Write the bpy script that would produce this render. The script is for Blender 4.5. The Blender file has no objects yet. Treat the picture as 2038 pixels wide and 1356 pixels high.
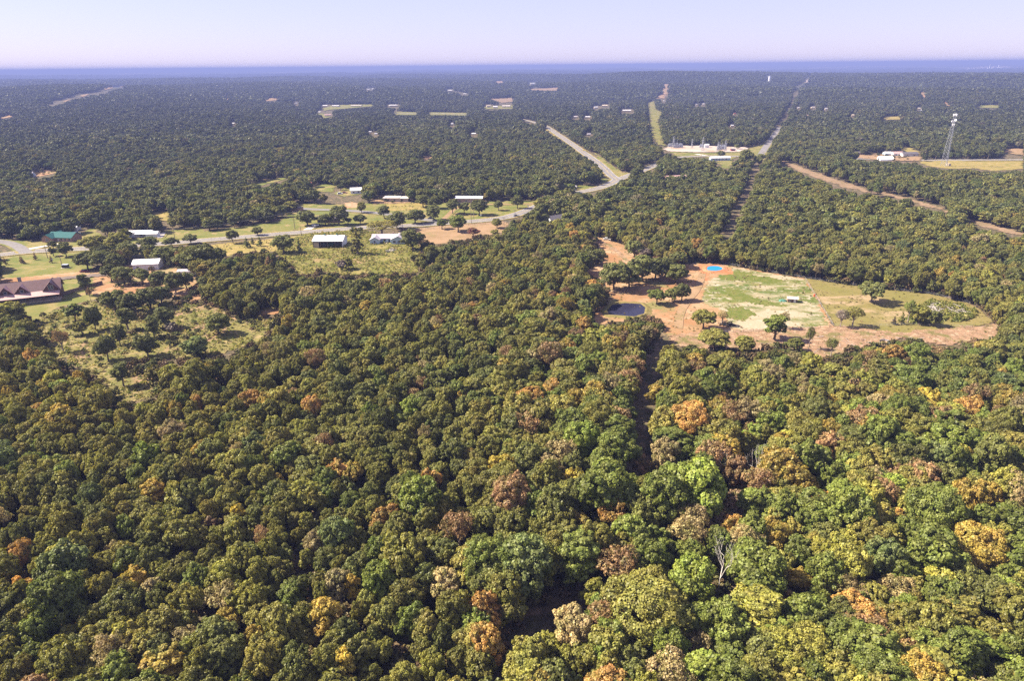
import bpy, math, random
import numpy as np
from mathutils import Vector, Matrix

rng = np.random.default_rng(11)
random.seed(11)
SC = bpy.context.scene
COL = SC.collection

# ------------------------------------------------------------------ camera, sky, sun, exposure
CAM_H = 100.0
FPX = 1359.0                       # focal length in pixels of the 2038 px wide photograph
PITCH = math.atan((678 - 131) / FPX)
ROLL = math.radians(-0.55)
_r0 = np.array([1.0, 0, 0]); _f = np.array([0, math.cos(PITCH), -math.sin(PITCH)]); _u0 = np.array([0, math.sin(PITCH), math.cos(PITCH)])
RGT = math.cos(ROLL) * _r0 + math.sin(ROLL) * _u0
UPV = -math.sin(ROLL) * _r0 + math.cos(ROLL) * _u0
cd = bpy.data.cameras.new("camera")
cam = bpy.data.objects.new("camera", cd)
COL.objects.link(cam)
cam.matrix_world = Matrix(((RGT[0], UPV[0], -_f[0], 0), (RGT[1], UPV[1], -_f[1], 0), (RGT[2], UPV[2], -_f[2], CAM_H), (0, 0, 0, 1)))
cd.sensor_fit = 'HORIZONTAL'
cd.angle = 2 * math.atan(1019 / FPX)
cd.clip_start = 1.0
cd.clip_end = 120000.0
SC.camera = cam

SUN_EL = 43.0
SUN_AZ = -80.0                     # degrees clockwise from the viewing direction (+Y)
world = bpy.data.worlds.new("World")
SC.world = world
world.use_nodes = True
wn = world.node_tree
bg = wn.nodes['Background']
sky = wn.nodes.new('ShaderNodeTexSky')
sky.sky_type = 'NISHITA'
sky.sun_disc = False
sky.sun_elevation = math.radians(SUN_EL)
sky.sun_rotation = math.radians(SUN_AZ)
sky.altitude = 300
sky.air_density = 1.0
sky.dust_density = 0.2
sky.ozone_density = 3.0
cast = wn.nodes.new('ShaderNodeMix'); cast.data_type = 'RGBA'; cast.blend_type = 'MULTIPLY'
cast.inputs['Factor'].default_value = 1.0
cast.inputs[7].default_value = (1.02, .92, 1.1, 1)      # the lilac cast of the photograph's sky
wn.links.new(sky.outputs[0], cast.inputs[6])
veil = wn.nodes.new('ShaderNodeMix'); veil.data_type = 'RGBA'
veil.inputs['Factor'].default_value = 0.7
veil.inputs[7].default_value = (2.85, 2.68, 4.1, 1)    # even, hazy daylight over the whole dome
wn.links.new(cast.outputs[2], veil.inputs[6]); wn.links.new(veil.outputs[2], bg.inputs[0])
bg.inputs[1].default_value = 0.070
sd = bpy.data.lights.new("sun", 'SUN')
sd.energy = 5.0
sd.angle = math.radians(0.53)
sd.color = (1.0, 0.895, 0.735)
sun = bpy.data.objects.new("sun", sd)
COL.objects.link(sun)
_a, _e = math.radians(SUN_AZ), math.radians(SUN_EL)
to_sun = Vector((math.sin(_a) * math.cos(_e), math.cos(_a) * math.cos(_e), math.sin(_e)))
sun.rotation_euler = to_sun.to_track_quat('Z', 'Y').to_euler()
sun.location = to_sun * 500

SC.view_settings.view_transform = 'Standard'
SC.view_settings.look = 'None'
SC.view_settings.exposure = 1.7
SC.view_settings.gamma = 1.0
SC.view_settings.use_curve_mapping = False
cy = SC.cycles
cy.max_bounces = 4
cy.diffuse_bounces = 2
cy.glossy_bounces = 1
cy.transmission_bounces = 2
cy.transparent_max_bounces = 6
cy.volume_bounces = 0
cy.use_denoising = False
cy.sample_clamp_indirect = 4.0

# ------------------------------------------------------------------ terrain and pixel <-> ground
def smooth(a, b, v):
    t = np.clip((v - a) / (b - a), 0, 1)
    return t * t * (3 - 2 * t)

def H(x, y):
    x = np.asarray(x, float); y = np.asarray(y, float)
    r = np.hypot(x, y)
    roll = 8 * np.sin(x / 310 + 1.3) * np.sin(y / 420 + .4) + 5 * np.sin(x / 190 + y / 260) + 6 * np.sin(x / 800 - y / 600 + 2)
    z = roll * smooth(950, 2300, r)
    right = smooth(.02, .3, x / (r + 1))                   # on the right a wooded rise with lower farmland beyond, on the left rolling woods
    rise = right * (31 + 7 * np.sin(x / 640 + 1.1) + 5 * np.sin(x / 270)) + 9
    z = z + rise * smooth(1800, 4200, r) - (rise + 24 * right) * smooth(4350, 6800, r)
    ridges = 17 * np.sin(x / 2300 + y / 1500 + 1.3) * np.sin(y / 1250 - x / 4100) + 7 * np.sin(x / 620 + y / 830)
    z = z + ridges * smooth(2000, 3800, r) * (1 - .6 * right) + (30 + 18 * np.sin(x / 5200 + .4)) * smooth(9000, 24000, r)
    return z

def at(px, py, z0=None):
    """ground point seen at a photograph pixel (z0: on the level z0 above the ground instead)"""
    d = _f * FPX + RGT * (px - 1019) - UPV * (py - 678)
    lift = 0.0 if z0 is None else z0
    z = lift
    for _ in range(40):
        t = (CAM_H - z) / -d[2]
        x, y = d[0] * t, d[1] * t
        z = 0.5 * z + 0.5 * (float(H(x, y)) + lift)
    return np.array([x, y, float(H(x, y))])

def proj(x, y, z):
    q = np.stack([x, y, np.asarray(z) - CAM_H], -1)
    dep = q @ _f
    return 1019 + FPX * (q @ RGT) / dep, 678 - FPX * (q @ UPV) / dep, dep

def mpp(px, py):
    """metres per photograph pixel on the ground seen there"""
    p = at(px, py)
    return float(proj(p[0], p[1], p[2])[2]) / FPX

def vh(px, py, dpx):
    """height in metres of an upright thing that stands at (px, py) and shows dpx pixels tall"""
    p = at(px, py)
    lo, hi = 0.0, 200.0
    for _ in range(40):
        m = (lo + hi) / 2
        if py - float(proj(p[0], p[1], p[2] + m)[1]) < dpx: lo = m
        else: hi = m
    return lo

def in_poly(x, y, poly):
    x = np.asarray(x); y = np.asarray(y)
    c = np.zeros(x.shape, bool)
    n = len(poly)
    for i in range(n):
        x0, y0 = poly[i]; x1, y1 = poly[(i + 1) % n]
        if y0 == y1: continue
        c ^= ((y0 > y) != (y1 > y)) & (x < (x1 - x0) * (y - y0) / (y1 - y0) + x0)
    return c

def line_dist(x, y, pts):
    d = np.full(np.shape(x), 1e9)
    for (x0, y0), (x1, y1) in zip(pts, pts[1:]):
        dx, dy = x1 - x0, y1 - y0
        t = np.clip(((x - x0) * dx + (y - y0) * dy) / (dx * dx + dy * dy + 1e-9), 0, 1)
        d = np.minimum(d, np.hypot(x - x0 - t * dx, y - y0 - t * dy))
    return d

def wob(x, y, s):
    """cheap smooth noise, about -1..1"""
    x = np.asarray(x) / s; y = np.asarray(y) / s
    return (np.sin(x * 1.7 + 1.1 * np.sin(y * 1.3 + .7)) + np.sin(y * 2.1 - 1.4 * np.sin(x * .9 + 2.)) + np.sin((x + y) * 3.1 + 1.9) * .6 + np.sin((x - 1.6 * y) * 4.3 + .3) * .4) / 3

# ------------------------------------------------------------------ materials
def new_mat(name):
    m = bpy.data.materials.new(name); m.use_nodes = True
    return m, m.node_tree.nodes, m.node_tree.links, m.node_tree.nodes['Principled BSDF']

def plain(name, c, rough=.75, metal=0., spec=.3, vary=.12, scale=1.5):
    m, N, L, b = new_mat(name)
    b.inputs['Roughness'].default_value = rough
    b.inputs['Metallic'].default_value = metal
    b.inputs['Specular IOR Level'].default_value = spec
    g = N.new('ShaderNodeNewGeometry')
    n = N.new('ShaderNodeTexNoise'); n.inputs['Scale'].default_value = scale; n.inputs['Detail'].default_value = 5
    L.new(g.outputs['Position'], n.inputs['Vector'])
    r = N.new('ShaderNodeValToRGB')
    r.color_ramp.elements[0].position = .3; r.color_ramp.elements[1].position = .7
    r.color_ramp.elements[0].color = (*[v * (1 - vary) for v in c], 1)
    r.color_ramp.elements[1].color = (*[min(1, v * (1 + vary)) for v in c], 1)
    L.new(n.outputs['Fac'], r.inputs[0]); L.new(r.outputs[0], b.inputs['Base Color'])
    return m

def mixed(name, layers, rough=.95, bump=0., bscale=1.0):
    """layers: first (colour, None), then (colour, noise scale, threshold, softness, detail, stretch)"""
    m, N, L, b = new_mat(name)
    b.inputs['Roughness'].default_value = rough
    b.inputs['Specular IOR Level'].default_value = .1
    g = N.new('ShaderNodeNewGeometry')
    rgb = N.new('ShaderNodeRGB'); rgb.outputs[0].default_value = (*layers[0][0], 1)
    out = rgb.outputs[0]
    for i, (c, sc, th, soft, *rest) in enumerate(layers[1:]):
        det = rest[0] if rest else 6
        st = rest[1] if len(rest) > 1 else (1, 1, 1)
        mp = N.new('ShaderNodeMapping'); mp.inputs['Location'].default_value = (37.1 * i + 11, 13.7 * i, 5.3 * i)
        mp.inputs['Scale'].default_value = st
        L.new(g.outputs['Position'], mp.inputs[0])
        n = N.new('ShaderNodeTexNoise'); n.inputs['Scale'].default_value = sc; n.inputs['Detail'].default_value = det
        n.inputs['Roughness'].default_value = .62
        L.new(mp.outputs[0], n.inputs['Vector'])
        mr = N.new('ShaderNodeMapRange'); mr.inputs['From Min'].default_value = th - soft; mr.inputs['From Max'].default_value = th + soft
        L.new(n.outputs['Fac'], mr.inputs['Value'])
        mx = N.new('ShaderNodeMix'); mx.data_type = 'RGBA'
        L.new(mr.outputs[0], mx.inputs['Factor']); L.new(out, mx.inputs[6]); mx.inputs[7].default_value = (*c, 1)
        out = mx.outputs[2]
    L.new(out, b.inputs['Base Color'])
    if bump:
        n = N.new('ShaderNodeTexNoise'); n.inputs['Scale'].default_value = bscale; n.inputs['Detail'].default_value = 6
        L.new(g.outputs['Position'], n.inputs['Vector'])
        bp = N.new('ShaderNodeBump'); bp.inputs['Strength'].default_value = bump; bp.inputs['Distance'].default_value = .5
        L.new(n.outputs['Fac'], bp.inputs['Height']); L.new(bp.outputs[0], b.inputs['Normal'])
    return m

def foliage_mat(name, transl=.3):
    m, N, L, b = new_mat(name)
    N.remove(b)
    a = N.new('ShaderNodeAttribute'); a.attribute_type = 'INSTANCER'; a.attribute_name = 'tint'
    v = N.new('ShaderNodeAttribute'); v.attribute_type = 'GEOMETRY'; v.attribute_name = 'leafvar'
    oi = N.new('ShaderNodeObjectInfo')
    g = N.new('ShaderNodeNewGeometry')
    n = N.new('ShaderNodeTexNoise'); n.inputs['Scale'].default_value = .35; n.inputs['Detail'].default_value = 3
    L.new(g.outputs['Position'], n.inputs['Vector'])
    # warm / cool drift over the crown
    hs = N.new('ShaderNodeHueSaturation')
    h = N.new('ShaderNodeMapRange'); h.inputs['From Min'].default_value = .3; h.inputs['From Max'].default_value = .7
    h.inputs['To Min'].default_value = .488; h.inputs['To Max'].default_value = .512
    L.new(n.outputs['Fac'], h.inputs['Value']); L.new(h.outputs[0], hs.inputs['Hue'])
    r2 = N.new('ShaderNodeMapRange'); r2.inputs['To Min'].default_value = .82; r2.inputs['To Max'].default_value = 1.2
    L.new(oi.outputs['Random'], r2.inputs['Value'])
    mu = N.new('ShaderNodeMath'); mu.operation = 'MULTIPLY'
    L.new(r2.outputs[0], mu.inputs[0]); L.new(v.outputs['Fac'], mu.inputs[1]); L.new(mu.outputs[0], hs.inputs['Value'])
    n3 = N.new('ShaderNodeTexNoise'); n3.inputs['Scale'].default_value = .42; n3.inputs['Detail'].default_value = 2
    L.new(g.outputs['Position'], n3.inputs['Vector'])
    pm = N.new('ShaderNodeMapRange'); pm.inputs['From Min'].default_value = .46; pm.inputs['From Max'].default_value = .66; pm.inputs['To Max'].default_value = .6
    L.new(n3.outputs['Fac'], pm.inputs['Value'])
    pt = N.new('ShaderNodeMix'); pt.data_type = 'RGBA'; pt.inputs[7].default_value = (.155, .165, .042, 1)
    L.new(pm.outputs[0], pt.inputs['Factor']); L.new(a.outputs['Color'], pt.inputs[6])
    L.new(pt.outputs[2], hs.inputs['Color'])
    d = N.new('ShaderNodeBsdfDiffuse'); t = N.new('ShaderNodeBsdfTranslucent'); mx = N.new('ShaderNodeMixShader')
    mx.inputs[0].default_value = transl
    L.new(hs.outputs[0], d.inputs[0])
    hs2 = N.new('ShaderNodeHueSaturation'); hs2.inputs['Saturation'].default_value = 1.15; hs2.inputs['Value'].default_value = 1.1
    L.new(hs.outputs[0], hs2.inputs['Color']); L.new(hs2.outputs[0], t.inputs[0])
    L.new(d.outputs[0], mx.inputs[1]); L.new(t.outputs[0], mx.inputs[2])
    out = [x for x in N if x.type == 'OUTPUT_MATERIAL'][0]
    gl = N.new('ShaderNodeBsdfGlossy'); gl.inputs['Roughness'].default_value = .5
    m2 = N.new('ShaderNodeMixShader'); m2.inputs[0].default_value = .02
    L.new(mx.outputs[0], m2.inputs[1]); L.new(gl.outputs[0], m2.inputs[2])
    L.new(m2.outputs[0], out.inputs[0])
    return m

M = {}
M['leaf'] = foliage_mat('leaf')
M['bark'] = plain('bark', (.13, .10, .08), .95, vary=.3, scale=3)
M['dead'] = plain('dead_wood', (.36, .32, .29), .9, vary=.18, scale=2)
M['bleached'] = plain('bleached_wood', (.55, .5, .46), .9, vary=.15, scale=2)
M['ash'] = plain('grey_twig', (.24, .19, .16), .9, vary=.25, scale=2)
M['litter'] = mixed('forest_floor', [((.12, .085, .05),), ((.07, .07, .03), .06, .5, .12), ((.2, .14, .085), .35, .56, .06), ((.05, .045, .03), .9, .55, .1)], bump=.5, bscale=.8)
M['asphalt'] = mixed('asphalt', [((0.167, 0.155, 0.151),), ((0.205, 0.189, 0.180), .12, .52, .12), ((0.124, 0.118, 0.114), .5, .6, .1)], .9)
M['oldasphalt'] = mixed('worn_asphalt', [((0.143, 0.136, 0.136),), ((0.186, 0.174, 0.167), .15, .5, .15)], .9)
M['concrete'] = plain('pale_concrete', (.48, .43, .38), .9, vary=.12, scale=.4)
M['yellowline'] = plain('yellow_paint', (.5, .36, .06), .8)
M['whiteline'] = plain('white_paint', (.7, .69, .66), .8)
M['dirt'] = mixed('orange_dirt', [((0.29, 0.18, 0.095),), ((0.237, 0.120, 0.053), .04, .5, .1), ((0.347, 0.242, 0.149), .09, .56, .08), ((0.205, 0.136, 0.068), .25, .58, .06), ((0.167, 0.149, 0.056), .05, .6, .05)], bump=.3)
M['reddirt'] = mixed('red_clay', [((0.310, 0.124, 0.052),), ((0.359, 0.186, 0.099), .2, .55, .1)], bump=.3)
M['sandgrass'] = mixed('patchy_lawn', [((0.099, 0.116, 0.025),), ((0.070, 0.099, 0.018), .045, .52, .08, 4), ((0.164, 0.144, 0.050), .16, .55, .07), ((0.298, 0.248, 0.164), .05, .53, .05, 9, (.5, 1.1, 1)), ((0.337, 0.287, 0.208), .4, .6, .06)], bump=.3)
M['brightgrass'] = mixed('fresh_grass', [((0.084, 0.104, 0.018),), ((0.129, 0.129, 0.034), .3, .52, .1)], bump=.3)
M['pasture'] = mixed('dry_pasture', [((0.180, 0.143, 0.052),), ((0.149, 0.133, 0.037), .05, .5, .1), ((0.285, 0.205, 0.118), .07, .585, .045, 8, (.4, 1, 1)), ((0.124, 0.105, 0.034), .35, .58, .06)], bump=.3)
M['scrub'] = mixed('stubble_dirt', [((0.260, 0.161, 0.096),), ((0.186, 0.118, 0.068), .3, .5, .1, 8), ((0.322, 0.236, 0.149), .5, .58, .06), ((0.130, 0.112, 0.040), .12, .58, .05)], bump=.7, bscale=1.4)
M['meadow'] = mixed('tall_meadow', [((0.155, 0.139, 0.034),), ((0.114, 0.120, 0.025), .07, .5, .1), ((0.223, 0.180, 0.062), .12, .56, .07), ((0.087, 0.089, 0.025), .45, .57, .06), ((0.248, 0.161, 0.087), .05, .64, .04)], bump=.9, bscale=.9)
M['lawn'] = mixed('mown_lawn', [((0.133, 0.133, 0.034),), ((0.102, 0.118, 0.025), .06, .5, .1), ((0.205, 0.164, 0.062), .09, .55, .08), ((0.260, 0.186, 0.093), .15, .64, .05)], bump=.2)
M['drygrass'] = mixed('dry_verge', [((0.229, 0.176, 0.052),), ((0.167, 0.145, 0.037), .1, .5, .1), ((0.285, 0.211, 0.087), .2, .57, .07)], bump=.3)
M['tanfield'] = mixed('tan_field', [((0.260, 0.170, 0.096),), ((0.205, 0.136, 0.071), .1, .52, .1), ((0.174, 0.136, 0.056), .06, .6, .05)], bump=.3)
M['gravel'] = mixed('pink_gravel', [((0.347, 0.273, 0.223),), ((0.384, 0.322, 0.279), .05, .5, .1), ((0.322, 0.217, 0.136), .03, .57, .06)])
M['scrubmeadow'] = mixed('scrub_meadow', [((0.161, 0.139, 0.043),), ((0.118, 0.118, 0.031), .1, .5, .08), ((0.242, 0.186, 0.081), .2, .57, .06), ((0.260, 0.161, 0.099), .06, .59, .05), ((0.099, 0.081, 0.037), .5, .58, .06)], bump=.9, bscale=.9)
M['stubble'] = mixed('brown_stubble', [((0.189, 0.129, 0.077),), ((0.241, 0.163, 0.103), .1, .52, .1), ((0.138, 0.112, 0.052), .2, .58, .06)], bump=.3)

def gloss_water(name, c, rough=.06):
    m, N, L, b = new_mat(name)
    b.inputs['Base Color'].default_value = (*c, 1); b.inputs['Roughness'].default_value = rough
    b.inputs['IOR'].default_value = 1.14
    n = N.new('ShaderNodeTexNoise'); n.inputs['Scale'].default_value = 1.2; n.inputs['Detail'].default_value = 4
    g = N.new('ShaderNodeNewGeometry'); L.new(g.outputs['Position'], n.inputs['Vector'])
    bp = N.new('ShaderNodeBump'); bp.inputs['Strength'].default_value = .06; bp.inputs['Distance'].default_value = .2
    L.new(n.outputs['Fac'], bp.inputs['Height']); L.new(bp.outputs[0], b.inputs['Normal'])
    return m
M['pond'] = gloss_water('pond_water', (.02, .02, .04), .1)
M['dyed'] = gloss_water('blue_water', (.02, .2, .42), .25)
M['white'] = plain('white_metal', (.78, .77, .77), .5, vary=.05, scale=.4)
M['whitewall'] = plain('white_siding', (.66, .66, .67), .7, vary=.06)
M['bluewall'] = plain('pale_blue_siding', (.42, .52, .6), .7, vary=.06)
M['greyroof'] = plain('grey_shingle', (.36, .33, .36), .85, vary=.15, scale=2)
M['darkroof'] = plain('dark_shingle', (.1, .09, .1), .85, vary=.2, scale=2)
M['brownroof'] = plain('brown_metal', (.115, .052, .046), .42, .0, .6, vary=.15, scale=.6)
M['pinkroof'] = plain('pinkish_metal', (.42, .27, .24), .5, vary=.1)
M['log'] = plain('stained_log', (.11, .055, .035), .8, vary=.25, scale=2)
M['stone'] = plain('grey_stone', (.2, .18, .17), .9, vary=.3, scale=2.5)
M['green'] = plain('green_metal', (.03, .105, .1), .8, spec=.1, vary=.1)
M['brick'] = plain('tan_brick', (.34, .22, .16), .85, vary=.2, scale=3)
M['tanwall'] = plain('tan_siding', (.46, .38, .28), .8)
M['redwall'] = plain('red_siding', (.3, .06, .05), .8)
M['dark'] = plain('dark_opening', (.03, .03, .035), .9)
M['glass'] = plain('window_glass', (.035, .045, .06), .12, spec=.6, vary=.1)
M['farwhite'] = plain('weathered_white_roof', (.5, .49, .49), .8, vary=.1)
M['frame'] = plain('white_frame', (.62, .6, .56), .6)
M['steel'] = plain('galvanised_steel', (.3, .31, .34), .6, .2, vary=.1)
M['equip'] = plain('grey_equipment', (.34, .37, .42), .6)
M['pole'] = plain('weathered_pole', (.2, .15, .115), .9, vary=.2)
M['rubber'] = plain('black_rubber', (.02, .02, .02), .9)
M['orange'] = plain('orange_plastic', (.75, .12, .04), .6)
M['tarp'] = plain('green_tarp', (.06, .17, .12), .7)
M['paint_red'] = plain('red_car_paint', (.22, .03, .03), .3, spec=.5)
M['paint_white'] = plain('white_car_paint', (.75, .75, .75), .3, spec=.5)
M['paint_grey'] = plain('grey_car_paint', (.2, .22, .24), .3, spec=.5)
M['paint_black'] = plain('black_car_paint', (.025, .025, .03), .3, spec=.5)
M['paint_blue'] = plain('blue_car_paint', (.05, .09, .2), .3, spec=.5)

# ------------------------------------------------------------------ mesh helpers
def mesh_np(name, V, F, mats=(), mi=None, attr=None):
    me = bpy.data.meshes.new(name)
    V = np.asarray(V, np.float32); F = np.asarray(F, np.int32)
    k = F.shape[1]
    me.vertices.add(len(V)); me.vertices.foreach_set('co', V.ravel())
    me.loops.add(F.size); me.loops.foreach_set('vertex_index', F.ravel())
    me.polygons.add(len(F)); me.polygons.foreach_set('loop_start', np.arange(0, F.size, k, dtype=np.int32))
    for m in mats: me.materials.append(m)
    if mi is not None: me.polygons.foreach_set('material_index', np.asarray(mi, np.int32))
    if attr is not None:
        a = me.attributes.new('leafvar', 'FLOAT', 'FACE'); a.data.foreach_set('value', np.asarray(attr, np.float32))
    me.update(calc_edges=True)
    return me

def setp(o, label=None, cat=None, group=None, kind=None, tint=None):
    if label: o['label'] = label
    if cat: o['category'] = cat
    if group: o['group'] = group
    if kind: o['kind'] = kind
    if tint is not None: o['tint'] = [float(v) for v in tint]
    return o

def link(name, me, parent=None, loc=None, rz=0., scale=None, **kw):
    o = bpy.data.objects.new(name, me); COL.objects.link(o)
    if parent is not None: o.parent = parent
    if loc is not None: o.location = [float(v) for v in loc]
    if rz: o.rotation_euler = (0, 0, rz)
    if scale is not None: o.scale = scale
    return setp(o, **kw)

def thing(name, label, cat, loc, rz=0., group=None):
    o = link(name, None, None, loc, rz)
    o.empty_display_size = .5
    return setp(o, label, cat, group)

class MB:
    def __init__(s): s.v = []; s.f = []
    def add(s, vs, fs):
        n = len(s.v); s.v += [tuple(map(float, p)) for p in vs]; s.f += [tuple(i + n for i in f) for f in fs]; return s
    def box(s, x0, y0, z0, x1, y1, z1):
        return s.add([(x0, y0, z0), (x1, y0, z0), (x1, y1, z0), (x0, y1, z0), (x0, y0, z1), (x1, y0, z1), (x1, y1, z1), (x0, y1, z1)],
                     [(0, 3, 2, 1), (4, 5, 6, 7), (0, 1, 5, 4), (1, 2, 6, 5), (2, 3, 7, 6), (3, 0, 4, 7)])
    def gable(s, w, d, h, hr, ox=0, oy=0, z0=0):
        """walls with pointed ends, ridge along x"""
        x0, x1, y0, y1 = ox - w / 2, ox + w / 2, oy - d / 2, oy + d / 2
        return s.add([(x0, y0, z0), (x1, y0, z0), (x1, y1, z0), (x0, y1, z0), (x0, y0, h), (x1, y0, h), (x1, y1, h), (x0, y1, h), (x0, oy, h + hr), (x1, oy, h + hr)],
                     [(0, 3, 2, 1), (0, 1, 5, 4), (1, 2, 6, 9, 5), (2, 3, 7, 6), (3, 0, 4, 8, 7), (4, 5, 9, 8), (6, 7, 8, 9)])
    def roof(s, w, d, h, hr, over=.5, th=.16, ox=0, oy=0):
        """two pitched slabs, ridge along x"""
        x0, x1 = ox - w / 2 - over, ox + w / 2 + over
        k = hr / (d / 2); e = d / 2 + over; ze = h - over * k + .03; zr = h + hr + .03
        prof = [(-e, ze), (0, zr), (e, ze), (e, ze + th), (0, zr + th), (-e, ze + th)]
        vs = [(x, oy + a, b) for x in (x0, x1) for a, b in prof]
        return s.add(vs, [(5, 4, 1, 0), (4, 3, 2, 1), (6, 7, 10, 11), (7, 8, 9, 10)] + [(i, (i + 1) % 6, (i + 1) % 6 + 6, i + 6) for i in range(6)])
    def tube(s, p0, p1, r0, r1=None, n=6):
        r1 = r0 if r1 is None else r1
        a, b = Vector(p0), Vector(p1); d = (b - a).normalized()
        u = d.cross(Vector((0, 0, 1)) if abs(d.z) < .9 else Vector((1, 0, 0))).normalized(); w = d.cross(u)
        vs = []
        for p, r in ((a, r0), (b, r1)):
            for i in range(n):
                t = 2 * math.pi * i / n
                vs.append(p + u * (r * math.cos(t)) + w * (r * math.sin(t)))
        return s.add(vs, [(i, (i + 1) % n, (i + 1) % n + n, i + n) for i in range(n)] + [tuple(range(n - 1, -1, -1)), tuple(range(n, 2 * n))])
    def swap(s):
        """turn a builder's shape a quarter so that the ridge runs along y"""
        s.v = [(-y, x, z) for x, y, z in s.v]; return s
    def shift(s, dx, dy, dz=0):
        s.v = [(x + dx, y + dy, z + dz) for x, y, z in s.v]; return s
    def mesh(s, name, mat):
        me = bpy.data.meshes.new(name); me.from_pydata(s.v, [], s.f); me.update()
        if mat: me.materials.append(mat)
        return me
    def build(s, name, mat, parent=None, **kw):
        return link(name, s.mesh(name, mat), parent, **kw)
# ------------------------------------------------------------------ ground sheet out to the horizon
def ground_mat():
    m = M['litter']; N = m.node_tree.nodes; L = m.node_tree.links; b = N['Principled BSDF']
    near = b.inputs['Base Color'].links[0].from_socket
    g = N.new('ShaderNodeNewGeometry')
    ln = N.new('ShaderNodeVectorMath'); ln.operation = 'LENGTH'; L.new(g.outputs['Position'], ln.inputs[0])
    f = N.new('ShaderNodeMapRange'); f.inputs['From Min'].default_value = 1500; f.inputs['From Max'].default_value = 4800
    L.new(ln.outputs['Value'], f.inputs['Value'])
    woods = N.new('ShaderNodeRGB'); woods.outputs[0].default_value = (.034, .04, .024, 1)
    out = woods.outputs[0]
    for c, sc, th, soft, loc in (((.05, .055, .03), .004, .5, .12, 3), ((.33, .25, .15), .0011, .6, .02, 50), ((.2, .2, .09), .0016, .61, .02, 90), ((.5, .4, .3), .0022, .68, .015, 140)):
        mp = N.new('ShaderNodeMapping'); mp.inputs['Location'].default_value = (loc, loc * .7, 0); mp.inputs['Scale'].default_value = (.6, 1.0, 1)
        L.new(g.outputs['Position'], mp.inputs[0])
        n = N.new('ShaderNodeTexNoise'); n.inputs['Scale'].default_value = sc; n.inputs['Detail'].default_value = 5
        L.new(mp.outputs[0], n.inputs['Vector'])
        mr = N.new('ShaderNodeMapRange'); mr.inputs['From Min'].default_value = th - soft; mr.inputs['From Max'].default_value = th + soft
        L.new(n.outputs['Fac'], mr.inputs['Value'])
        mx = N.new('ShaderNodeMix'); mx.data_type = 'RGBA'
        L.new(mr.outputs[0], mx.inputs['Factor']); L.new(out, mx.inputs[6]); mx.inputs[7].default_value = (*c, 1); out = mx.outputs[2]
    mx = N.new('ShaderNodeMix'); mx.data_type = 'RGBA'
    L.new(f.outputs[0], mx.inputs['Factor']); L.new(near, mx.inputs[6]); L.new(out, mx.inputs[7])
    L.new(mx.outputs[2], b.inputs['Base Color'])
ground_mat()

def build_ground():
    na = 240
    rr = np.concatenate([np.linspace(20, 900, 18), np.geomspace(930, 7000, 75), np.geomspace(7400, 36000, 30)])
    an = np.linspace(0, 2 * np.pi, na, endpoint=False)
    X = (rr[:, None] * np.sin(an)).ravel(); Y = (rr[:, None] * np.cos(an)).ravel()
    V = np.stack([X, Y, H(X, Y)], -1)
    V = np.concatenate([V, [[0, 0, 0.]]])
    i, j = np.meshgrid(np.arange(len(rr) - 1), np.arange(na), indexing='ij'); j2 = (j + 1) % na
    F = np.stack([i * na + j, i * na + j2, (i + 1) * na + j2, (i + 1) * na + j], -1).reshape(-1, 4)[:, ::-1]
    c = len(V) - 1; jj = np.arange(na)
    F2 = np.stack([np.full(na, c), (jj + 1) % na, jj, jj], -1)
    me = mesh_np('ground', V, F, [M['litter']])
    me2 = bpy.data.meshes.new('ground')
    me2.from_pydata([tuple(v) for v in V.tolist()], [], [tuple(f) for f in F.tolist()] + [(c, int((q + 1) % na), int(q)) for q in range(na)])
    me2.materials.append(M['litter']); me2.update()
    bpy.data.meshes.remove(me)
    link('ground', me2, kind='structure')
build_ground()

# ------------------------------------------------------------------ ground cover sheets (photograph outlines set on the ground)
CLEAR = []                 # pixel outlines in which ground shows: no forest tree may stand or reach in there
SHEETS = {}
_zl = [0.02]

def dense(poly, step=8.0, closed=True):
    out = []
    n = len(poly)
    for i in range(n if closed else n - 1):
        (x0, y0), (x1, y1) = poly[i], poly[(i + 1) % n]
        k = max(1, int(math.hypot(x1 - x0, (y1 - y0) * 3) / step))
        for t in range(k):
            out.append((x0 + (x1 - x0) * t / k, y0 + (y1 - y0) * t / k))
    if not closed: out.append(poly[-1])
    return out

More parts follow.
